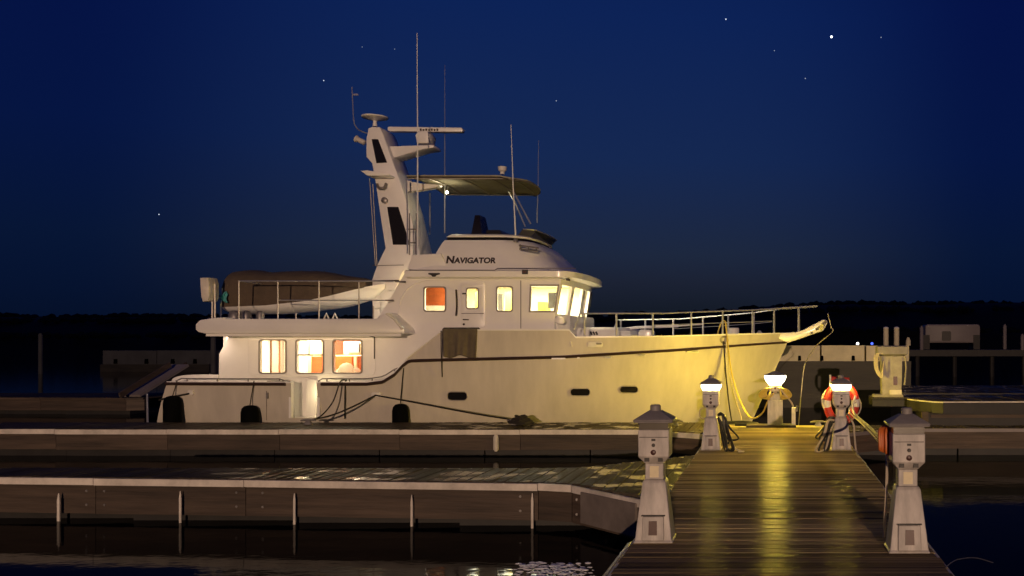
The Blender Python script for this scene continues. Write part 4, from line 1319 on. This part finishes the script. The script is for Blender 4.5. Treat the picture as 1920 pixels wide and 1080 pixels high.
MB().tube([onhull(500, 733, 0.001), onhull(500, 760, 0.001), onhull(500, 788, 0.001)], 0.006, 4).build('gate_seam', 'rub', yacht)
# cockpit side seat inside the boarding gap (lit bulkhead)
MB().prism(pxpoly([(576, 712), (597, 712), (592, 790), (574, 790)], 18.9), 18.88, 18.93, (), 0.008).build('gate_leaf', 'gel', yacht)

MB().box(X(600, 18.58), X(606, 18.58), 18.56, 18.60, 1.10, 1.14).build('step_light', 'deckled', yacht)
area('step_lamp', (X(601, 18.6), 18.66, 1.10), (0.06, 0.06), 2.5, (1.0, 0.80, 0.42), rot=(rad(60), rad(40), 0), parent=yacht)

# ------------------------------------------------------------------ things on and beside the yacht
# tender under a cover
td = thing('tender', 'small pale tender boat under a brown cover on the boat deck', 'dinghy', P(560, 590, 20.0))
rings, crings = [], []
NT = 20
for i in range(NT + 1):
    t = i / NT
    px = lerp(447, 716, t)
    Yt = 20.0
    x = X(px, Yt)
    hb_ = 0.78 * (1 - max(0, (t - 0.45) / 0.55) ** 2.4) * (0.94 + 0.06 * min(1, t / 0.1)) + 0.01
    zk = Z(interp([(447, 589), (530, 588), (640, 576), (690, 562), (716, 540)], px), Yt)
    zg = Z(interp([(447, 577), (530, 574), (600, 566), (640, 556), (680, 542), (716, 531)], px), Yt)
    zk = min(zk, zg - 0.03)
    rings.append([Vector((x, Yt + 0.15 + u * hb_, z)) for u, z in ((-1, zg), (-0.95, lerp(zg, zk, 0.35)), (-0.75, lerp(zg, zk, 0.75)), (-0.35, lerp(zg, zk, 0.95)), (0, zk), (0.35, lerp(zg, zk, 0.95)), (0.75, lerp(zg, zk, 0.75)), (0.95, lerp(zg, zk, 0.35)), (1, zg))])
    if t <= 0.93:
        zr_ = Z(interp([(447, 508), (480, 506), (520, 510), (560, 507), (590, 507), (640, 515), (680, 521), (700, 530)], px), Yt) + 0.012 * math.sin(t * 23)
        zr_ = max(zr_, zg + 0.03)
        zs = zg - 0.01
        cr_ = []
        for k in range(13):
            a = PI * k / 12
            u = -math.cos(a)
            prof = math.sin(a) ** 0.5
            wr = 0.02 * noise.noise(Vector((x * 4, u * 3, 0.0)))
            cr_.append(Vector((x, Yt + 0.15 + u * (hb_ + 0.035), zs + (zr_ - zs) * prof + wr * prof)))
        crings.append(cr_)
MB().loft(rings, cap=True, closed=True).build('boat_hull', 'gel', td, smooth=60)
MB().loft(crings, cap=True, closed=True).build('cover', 'brown', td, smooth=60)
# cloth over the bulwark
ck = MB()
rows = []
for i in range(25):
    t = i / 24
    px = lerp(831, 896, t)
    row = []
    for j in range(15):
        u = j / 14
        py = lerp(617, lerp(668, 670, t) + 3 * math.sin(t * 9), u)
        fold = 0.03 * math.sin(t * 15 + u * 2.2 * (1 - 2 * t)) * u + 0.02 * math.sin(t * 31 + u) * u
        px2 = px + (5 * u * (0.5 - t)) * 1.2
        row.append(onhull(px2, py, 0.035 + fold + 0.02))
    back = [Vector((row[0].x, row[0].y + 0.10, row[0].z + 0.035)), Vector((row[0].x, row[0].y + 0.20, row[0].z + 0.01)), Vector((row[0].x, row[0].y + 0.21, row[0].z - 0.25))]
    rows.append(list(reversed(back)) + row)
ck.loft(rows, cap=False, closed=False)
ck = ck.build('hanging_cloth', 'cloth', None, smooth=60)
sm = ck.modifiers.new('thick', 'SOLIDIFY'); sm.thickness = 0.012
tag(ck, 'dark taupe cloth hanging over the side of the yacht below the door', 'cloth')


def fender(px, py0, wpx, label, py_rope):
    z_top = Z(py0, 18.3)
    r = wpx * 18.3 / F / 2
    q = onhull(px, (py0 + 792) / 2, r + 0.01)
    root = thing('fender', label, 'fender', (q.x, q.y, 0.1), 'black fenders along the hull')
    MB().revolve((q.x, q.y, 0), [(0.03, 0.0), (r * 0.75, 0.06), (r, 0.16), (r, z_top - 0.14), (r * 0.88, z_top - 0.06), (r * 0.6, z_top - 0.015), (0.04, z_top)], 16).build('body', 'rubber', root)
    e = onhull(px + (0.5 if px < 700 else 1), py_rope, 0.04)
    MB().tube([(q.x, q.y, z_top - 0.01), (q.x, min(q.y + r * 0.5, e.y), z_top + 0.15), e], 0.010, 5).build('lanyard', 'rope_d', root)
fender(334, 743, 31, 'tallest black fender hanging at the stern of the yacht', 714)
fender(478, 760, 31, 'squat black fender left of the boarding gap', 714)
fender(757, 757, 29, 'black fender below the rising curve of the rub rail', 690)


def rope(label, pts, r, m='rope_d', cat='rope', name='mooring_line', n=5, sm_=6, group=None):
    return tag(MB().tube(smoothpts(pts, sm_), r, n).build(name, m), label, cat, group)
dk = lambda px, Y=17.5, up=0.03: Vector((X(px, Y), Y, 0.5 + up))
rope('dark stern line from the corner of the transom to the stern fairlead', [onhull(295, 750, 0.05), onhull(325, 744, 0.05), onhull(357, 738, 0.04)], 0.018)
rope('dark spring line from the fairlead down to the cleat by the boarding gap', [onhull(706, 741, 0.05), P(660, 763, 18.0), P(620, 779, 17.8), dk(583, 17.45, 0.09)], 0.018)
rope('long dark spring line running from the fairlead right to the rope pile', [onhull(706, 741, 0.05), P(780, 755, 18.0), P(880, 774, 17.7), dk(965, 17.42, 0.09)], 0.016)
rope('dark loop of line from the cap rail down to the dock cleat', [P(650, 713, 18.45), P(638, 716, 18.2), P(625, 752, 18.0), P(604, 778, 17.7), dk(585, 17.45, 0.09)], 0.014)
rope('thin dark line hanging straight down the hull by the boarding gap', [P(648, 713, 18.4), onhull(649, 740, 0.05), onhull(649, 785, 0.06)], 0.014)
rope('thin dark line hanging below the taupe cloth', [onhull(831, 620, 0.12), onhull(830.5, 660, 0.10), onhull(830, 707, 0.03)], 0.010)
rope('dark bow line from the bow fairlead down to the dock', [onhull(1357, 640, 0.04), P(1360, 690, 19.2), P(1366, 750, 18.6), Vector((X(1372, 17.8), 17.8, 0.53))], 0.016)
rope('pale line doubled down from the bow fairlead to the dock edge', [onhull(1361, 633, 0.04), P(1366, 690, 19.4), P(1380, 750, 18.9), Vector((X(1392, 17.9), 17.9, 0.52))], 0.012, 'rope_w')
rope('yellow shore power cord looping from the bow rail to the middle pedestal', [P(1345, 628, 19.9), P(1352, 606, 19.6), P(1360, 604, 19.5), P(1364, 640, 19.3), P(1372, 700, 18.8), P(1388, 752, 18.2), P(1408, 783, 17.6), P(1428, 776, 17.25), P(1440, 752, 17.0), P(1450, 738, 16.90)], 0.017, 'hose_y', 'power cord', 'power_cable')
rope('thin dark chain hanging from the bow pulpit to the water', [P(1552, 587, 20.4), P(1558, 612, 20.4), P(1561, 622, 20.4), P(1534, 645, 20.5), P(1515, 672, 20.6), P(1506, 700, 20.65), Vector((0.55, 20.65, -0.1))], 0.011, 'iron', 'chain', 'anchor_chain')
# rope pile
pile = MB()
c0 = Vector((X(975, 17.3), 17.35, 0.5))
pts = []
for k in range(150):
    a = k * 0.42
    rr = 0.20 - 0.0010 * k + 0.02 * math.sin(k * 1.7)
    pts.append(c0 + Vector((rr * math.cos(a) * 1.15 + 0.03 * math.sin(k * 0.3), rr * math.sin(a) * 0.7, 0.025 + 0.0010 * k + 0.012 * math.sin(k * 0.9))))
pile.tube(pts, 0.020, 5)
tag(pile.build('rope_coil', 'rope_d'), 'dark rope piled in a heap on the cleat of the far finger dock', 'rope')
tag(MB().tube(smoothpts([Vector((X(1330, 17.6), 17.5, 0.525)), Vector((X(1372, 17.6), 17.6, 0.53)), Vector((X(1398, 17.5), 17.5, 0.54)), Vector((X(1420, 17.4), 17.3, 0.53)), Vector((X(1405, 17.2), 17.15, 0.53)), Vector((X(1378, 17.1), 17.2, 0.53))], 5), 0.032, 6).build('hose', 'hose_k'), 'thick black hose lying on the pier end left of the middle pedestal', 'hose')


def hose_bundle(label, cx, cy, z_top, sgn, loops, spread, m, name, r=0.014, base=0.503, grp=None):
    b = MB()
    for k in range(loops):
        o = (k - loops / 2) * 0.018
        w_ = spread * R.uniform(0.65, 1.1)
        zb = base + r + R.uniform(0, 0.03)
        drop = R.choice((0, 1)) if k else 1
        zlow = zb if drop else R.uniform(base + 0.08, base + 0.25)
        b.tube(smoothpts([(cx, cy + o, z_top - R.uniform(0, 0.03)), (cx + sgn * w_ * 0.35, cy + o * 2 - 0.05, z_top - 0.02 + R.uniform(-0.02, 0.03)), (cx + sgn * w_ * 0.6, cy + o * 2 - 0.1, lerp(z_top, zlow, 0.5)),
                          (cx + sgn * w_ * R.uniform(0.8, 1.25), cy + o * 3 - 0.15, zlow), (cx + sgn * w_ * 0.55, cy + o * 2 - 0.05, zlow + (0.0 if drop else -0.02)), (cx + sgn * w_ * 0.22, cy + o, lerp(z_top, zlow, 0.45)), (cx, cy + o, z_top - 0.05)], 6), r, 6)
    return tag(b.build(name, m), label, name.replace('_', ' '), grp)
hose_bundle('coiled black hose hanging on the right side of the left lit pedestal', -0.80, 13.16, 1.03, 1, 6, 0.26, 'hose_k', 'coiled_hose', grp='hoses on the pedestals')
hose_bundle('black hose hanging on the left side of the life ring pedestal', 0.88, 13.16, 0.98, -1, 5, 0.24, 'hose_k', 'coiled_hose', grp='hoses on the pedestals')
hose_bundle('pale cord hanging with the black hose left of the life ring pedestal', 0.87, 13.02, 0.95, -1, 2, 0.26, 'rope_w', 'coiled_cable', r=0.011)
rope('pale pigtail cord lying on the planks by the left lit pedestal', [Vector((-0.70, 13.05, 0.95)), Vector((-0.62, 13.0, 0.72)), Vector((-0.55, 12.95, 0.56)), Vector((-0.46, 12.9, 0.515)), Vector((-0.42, 12.85, 0.515)), Vector((-0.5, 12.85, 0.515))], 0.012, 'rope_w', 'cord', 'loose_cable')
# cords draped over the middle pedestal
for sg, lab in ((-1, 'yellow cord coil draped on the left of the middle pedestal'), (1, 'yellow cord coil draped on the right of the middle pedestal')):
    b = MB()
    for k in range(7):
        t = k / 6
        b.tube(smoothpts([(0.035 + sg * 0.05, 16.90 - 0.008 * k, 1.235), (0.035 + sg * (0.12 + 0.10 * t), 16.86 - 0.01 * k, 1.225 - 0.02 * t), (0.035 + sg * (0.17 + 0.13 * t), 16.86, 1.13 - 0.03 * t),
                          (0.035 + sg * (0.12 + 0.12 * t), 16.86, 1.02 + 0.02 * t), (0.035 + sg * (0.10 + 0.03 * t), 16.86 - 0.01 * k, 1.09), (0.035 + sg * 0.09, 16.87, 1.19)], 4), 0.014, 6)
    tag(b.build('coiled_cable', 'hose_y'), lab, 'coiled cable', 'cords on the middle pedestal')
# water tap post
tp = thing('tap_post', 'small water tap post right of the middle pedestal', 'tap', (X(1488, 17.0), 17.0, 0.5))
q = Vector((X(1488, 17.0), 17.0, 0.5))
MB().box(q.x - 0.035, q.x + 0.035, q.y - 0.035, q.y + 0.035, 0.503, 0.86).build('post', 'strip', tp)
MB().tube([q + Vector((0.02, -0.05, 0.30)), q + Vector((0.065, -0.05, 0.30)), q + Vector((0.065, -0.05, 0.40))], 0.018, 6).build('tap', 'iron', tp)
rope('pale hose hanging from the middle pedestal to the tap post', [Vector((0.13, 16.84, 1.22)), Vector((0.22, 16.84, 1.10)), Vector((0.33, 16.9, 0.97)), q + Vector((-0.01, -0.05, 0.38))], 0.016, 'rope_w', 'hose', 'tap_hose')

# life ring
lr = thing('life_ring', 'red and white life ring hung on the right lit pedestal', 'life ring', (1.0, 13.40, 1.15))
cR = Vector((1.005, 13.42, 1.165))
for seg in range(8):
    m_ = 'red' if seg % 2 == 0 else 'ringw'
    n0 = 6
    w0 = math.radians(seg * 45 + (-34 if seg % 2 == 0 else 0)); 
    a0, a1 = (seg // 2) * 90 + (0 if seg % 2 == 0 else 68), (seg // 2) * 90 + (68 if seg % 2 == 0 else 90)
    a0, a1 = a0 + 12, a1 + 12
    pts = [cR + Vector((0.245 * math.cos(rad(lerp(a0, a1, k / n0))) * 0.86, -0.03 * math.sin(rad(lerp(a0, a1, k / n0))), 0.245 * math.sin(rad(lerp(a0, a1, k / n0))) * 1.12)) for k in range(n0 + 1)]
    MB().tube(pts, 0.062, 10).build('red_segment' if seg % 2 == 0 else 'white_band', m_, lr)
gl = []
for k in range(32):
    a = 2 * PI * k / 32
    g = 0.305 + 0.03 * math.cos(4 * a + 0.8)
    gl.append(cR + Vector((g * math.cos(a) * 0.88, -0.02, g * math.sin(a) * 1.1)))
MB().tube(gl, 0.010, 5, closed=True).build('grab_line', 'rope_w', lr)
# flag stuck behind the right lamp
fg = thing('small_flag', 'small red flag on a white stick on top of the life ring pedestal', 'flag', (0.84, 13.30, 1.4))
MB().tube([(0.84, 13.39, 1.30), (0.84, 13.39, 1.585)], 0.016, 6).build('stick', 'ringw', fg)
b = MB()
b.loft([[(0.855 + t * 0.27, 13.39 + 0.02 * math.sin(t * 7), 1.56 - 0.02 * t), (0.855 + t * 0.27, 13.39 + 0.02 * math.sin(t * 7 + 1), 1.485 - 0.03 * t), ] for t in [k / 8 for k in range(9)]], cap=False, closed=False)
fo = b.build('cloth', 'red', fg)
sm = fo.modifiers.new('thick', 'SOLIDIFY'); sm.thickness = 0.006
# pale lines from life ring to the near right pedestal
rope('pale line sagging from the life ring to the near right pedestal', [cR + Vector((0.20, -0.08, 0.10)), P(1600, 772, 12.8), P(1632, 802, 11.2), P(1652, 823, 9.0), P(1664, 836, 7.2), P(1667, 865, 6.95)], 0.020, 'rope_w')
rope('thinner second pale line beside the one sagging from the life ring', [cR + Vector((0.21, -0.08, 0.02)), P(1592, 770, 12.9), P(1622, 800, 11.6), P(1646, 826, 9.2), P(1661, 845, 7.3), P(1662, 920, 6.95), Vector((0.84, 6.9, 0.55))], 0.011, 'rope_w')
rope('pale cord knotted down to the pier edge by the life ring pedestal', [P(1588, 775, 13.0), P(1600, 795, 13.0), P(1602, 815, 13.0), P(1605, 845, 13.05), Vector((1.17, 12.7, 0.52)), Vector((1.15, 12.4, 0.515)), Vector((1.22, 12.0, 0.45))], 0.014, 'rope_w')
# orange cord behind the near right pedestal
b = MB()
for k in range(6):
    xx = 0.805 + 0.016 * k
    yy = 6.82 + 0.02 * (k % 3)
    b.tube(smoothpts([(xx + 0.03, yy + 0.05, 1.395), (xx - 0.005, yy - 0.01, 1.37), (xx - 0.008, yy - 0.03, 1.29), (xx - 0.002, yy - 0.02, 1.225 - 0.008 * k), (xx + 0.03, yy + 0.05, 1.25)], 5), 0.012, 6)
tag(b.build('coiled_cable', 'hose_o'), 'orange cord coil hanging behind the near right pedestal', 'coiled cable')
# metal ramp tube at the near left
rope('pale conduit running forward along the left pier edge below the near left pedestal', [Vector((-1.10, 7.0, 0.47)), Vector((-1.105, 6.2, 0.47)), Vector((-1.105, 5.0, 0.47))], 0.028, 'iron', 'conduit', 'conduit')
rope('thin wire curving out of the water at the lower right', [P(1762, 1082, 6.1), P(1772, 1066, 6.15), P(1785, 1054, 6.3), P(1800, 1048, 6.5), P(1830, 1046, 6.9), P(1862, 1055, 7.2)], 0.0035, 'iron', 'wire', 'wire')
# white cable on the left of the left lit pedestal
rope('thin pale bracket tube on the left side of the left lit pedestal', [P(1320, 766, 13.2), P(1313, 768, 13.2), P(1313, 782, 13.2), P(1322, 785, 13.2)], 0.008, 'rope_w', 'tube', 'bracket_tube')
# hose on the lone far pedestal
b = MB()
cxp = X(1650, 18.8)
for k in range(4):
    b.tube(smoothpts([(cxp + 0.05, 18.68, 1.86), (cxp - 0.05 - 0.02 * k, 18.66, 1.83), (cxp - 0.06 - 0.02 * k, 18.64, 1.55), (cxp + 0.02, 18.64, 1.45 - 0.03 * k), (cxp + 0.06, 18.66, 1.7)], 4), 0.013, 5)
tag(b.build('coiled_hose', 'rope_w'), 'pale hose coil hanging on the left of the service cabinet', 'coiled hose')

# teal pennant and gear behind the tender
tg = thing('rolled_pennant', 'crumpled teal pennant at the aft end of the boat deck', 'pennant', P(418, 590, 19.2))
MB().tube([P(414, 596, 19.3), P(416, 540, 19.3)], 0.012, 6).build('staff', 'steel', tg)
rows = []
for i in range(9):
    t = i / 8
    rows.append([P(411 + 14 * t + 2 * math.sin(j * 2.0), 549 + 4 * j + 3 * math.sin(t * 5 + j), 19.28 + 0.05 * math.sin(t * 8 + j)) for j in range(5)])
fo = MB().loft(rows, cap=False, closed=False).build('cloth', 'teal', tg, smooth=60)
fo.modifiers.new('thick', 'SOLIDIFY').thickness = 0.006

# ------------------------------------------------------------------ far background
def breakwater(px0, px1, label, Y, ytop=648, ybot=677, m='concrete'):
    root = thing('breakwater', label, 'breakwater', P((px0 + px1) / 2, ybot, Y), 'floating breakwaters')
    n_ = max(2, int((px1 - px0) / 70))
    for k in range(n_):
        a, b_ = lerp(px0, px1, k / n_), lerp(px0, px1, (k + 1) / n_)
        dz = R.uniform(-0.02, 0.02)
        MB().box(X(a, Y) + 0.03, X(b_, Y) - 0.03, Y, Y + 2.2, -0.2, Z(ytop, Y) + dz).build('panel', m, root)
    for px in range(int(px0) + 32, int(px1) - 10, 47):
        j = R.uniform(-8, 8)
        MB().frustum([(X(px + j - 3, Y), X(px + j + 3, Y), Y - 0.14, Y - 0.002, Z(ybot - 1, Y)), (X(px + j - 2.4, Y), X(px + j + 2.4, Y), Y - 0.12, Y - 0.002, Z(ybot - 10, Y))]).build('tyre_fender', 'rubber', root)
    MB().box(X(px0, Y), X(px1, Y), Y - 0.25, Y - 0.16, -0.2, Z(ybot, Y)).build('waterline_beam', 'wetwood', root)
    return root
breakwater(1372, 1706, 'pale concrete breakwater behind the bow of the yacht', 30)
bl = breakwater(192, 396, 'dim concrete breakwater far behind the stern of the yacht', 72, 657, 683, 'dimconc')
fp_ = thing('fuel_pier', 'dark high pier in the background on the right', 'pier', P(1820, 668, 60))
MB().box(X(1700, 60), X(2000, 60), 60, 66, Z(668, 60), Z(655.5, 66)).build('deck', 'flt', fp_)  # deck coloured black to stand for the unlit background
for px in (1720, 1790, 1860, 1920):
    MB().revolve((X(px, 60.6), 60.6, 0), [(0.16, -0.5), (0.16, Z(667, 60))], 8).build('pile', 'flt', fp_)
tk = thing('white_tank', 'pale oblong tank with a dark hatch on the high pier', 'tank', P(1784, 650, 62))
MB().prism(pxrect(1735, 608, 1838, 643, 62, 0.2), 62, 63.6, (), 0.08).build('tank_shell', 'tank', tk)
MB().prism(pxrect(1766, 621, 1783, 639, 62, 0.1), 61.93, 62.05).build('hatch', 'dark', tk)
for px in (1738, 1832):
    MB().box(X(px - 7, 62), X(px + 5, 62), 61.95, 63.4, Z(655, 62), Z(628, 62)).build('cradle', 'flt', tk)
for px, y0, y1, lab in ((1728, 611, 657, 'thin pale post left of the tank on the high pier'), (1884, 608, 655, 'slim dark post right of the tank on the high pier'), (1917, 626, 664, 'short post at the right edge of the frame on the high pier')):
    p = P(px, y1, 60.5)
    tag(MB().revolve((p.x, p.y, 0), [(0.12, p.z), (0.12, Z(y0 + 4, 60.5)), (0.05, Z(y0, 60.5))], 8).build('post', 'tank'), lab, 'post', 'posts on the high pier')
for px, lab in ((1661, 'left one of two white capped pilings beyond the service cabinet'), (1681, 'right one of two white capped pilings beyond the service cabinet')):
    root = thing('piling', lab, 'piling', (X(px, 44), 44, 0), 'capped pilings')
    MB().revolve((X(px, 44), 44, 0), [(0.13, -0.5), (0.13, Z(616, 44))], 12).build('pile', 'concrete', root)
    MB().revolve((X(px, 44), 44, 0), [(0.14, Z(616, 44)), (0.13, Z(614, 44)), (0.0, Z(611.5, 44))], 12).build('cap', 'ringw', root)
p = P(1703, 648, 44)
tag(MB().revolve((p.x, p.y, 0), [(0.12, p.z), (0.12, p.z + 0.25), (0.05, p.z + 0.4)], 10).build('post', 'concrete'), 'short pale post right of the two white capped pilings', 'post')
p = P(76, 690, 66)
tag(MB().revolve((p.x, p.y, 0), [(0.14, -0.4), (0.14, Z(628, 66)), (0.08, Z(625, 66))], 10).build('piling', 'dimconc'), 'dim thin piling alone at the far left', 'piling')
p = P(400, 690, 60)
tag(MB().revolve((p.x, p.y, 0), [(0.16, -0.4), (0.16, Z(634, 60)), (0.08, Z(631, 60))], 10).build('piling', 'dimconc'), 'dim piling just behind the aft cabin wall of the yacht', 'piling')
for px, py, m_, lab in ((1635, 645.3, 'blue', 'tiny blue lamp on top of the breakwater'), (1608, 645, 'white_lamp', 'tiny white lamp on top of the breakwater')):
    root = thing('marker_lamp', lab, 'lamp', P(px, 648, 30.5), 'marker lamps on the breakwater')
    p = P(px, 648, 30.5)
    MB().revolve(p, [(0.03, -0.02), (0.03, 0.03)], 8).build('lamp_base', 'dark', root)
    MB().revolve(p + Vector((0, 0, 0.03)), [(0.035, 0), (0.045, 0.03), (0.035, 0.07), (0, 0.08)], 10).build('lamp_lens', m_, root)

# white flecks modelled for glints of light on the water by the near finger
fm_ = MB()
for k in range(260):
    px = R.gauss(1040, 34); py = R.uniform(1056, 1092)
    if abs(px - 1040) > 75: continue
    Yf = F * CH / (py - VY)
    p = Vector((X(px, Yf), Yf, 0.004))
    r = R.choice((0.006, 0.008, 0.012, 0.018, 0.026))
    el_, an_ = R.uniform(1.0, 2.6), R.uniform(-0.5, 0.5)
    fm_.add([p + Vector(((v.x * el_ * math.cos(an_) - v.y * math.sin(an_)) * r, (v.x * el_ * math.sin(an_) + v.y * math.cos(an_)) * r * (1 + 0.4 * math.sin(7 * v.x + k)), max(v.z, -0.1) * r * 0.45)) for v in icv], icf)
tag(fm_.build('glints', 'glints', smooth=60, fixn=False), 'white flecks modelled as glints of light on the dark water by the pier', 'glints', kind='stuff')
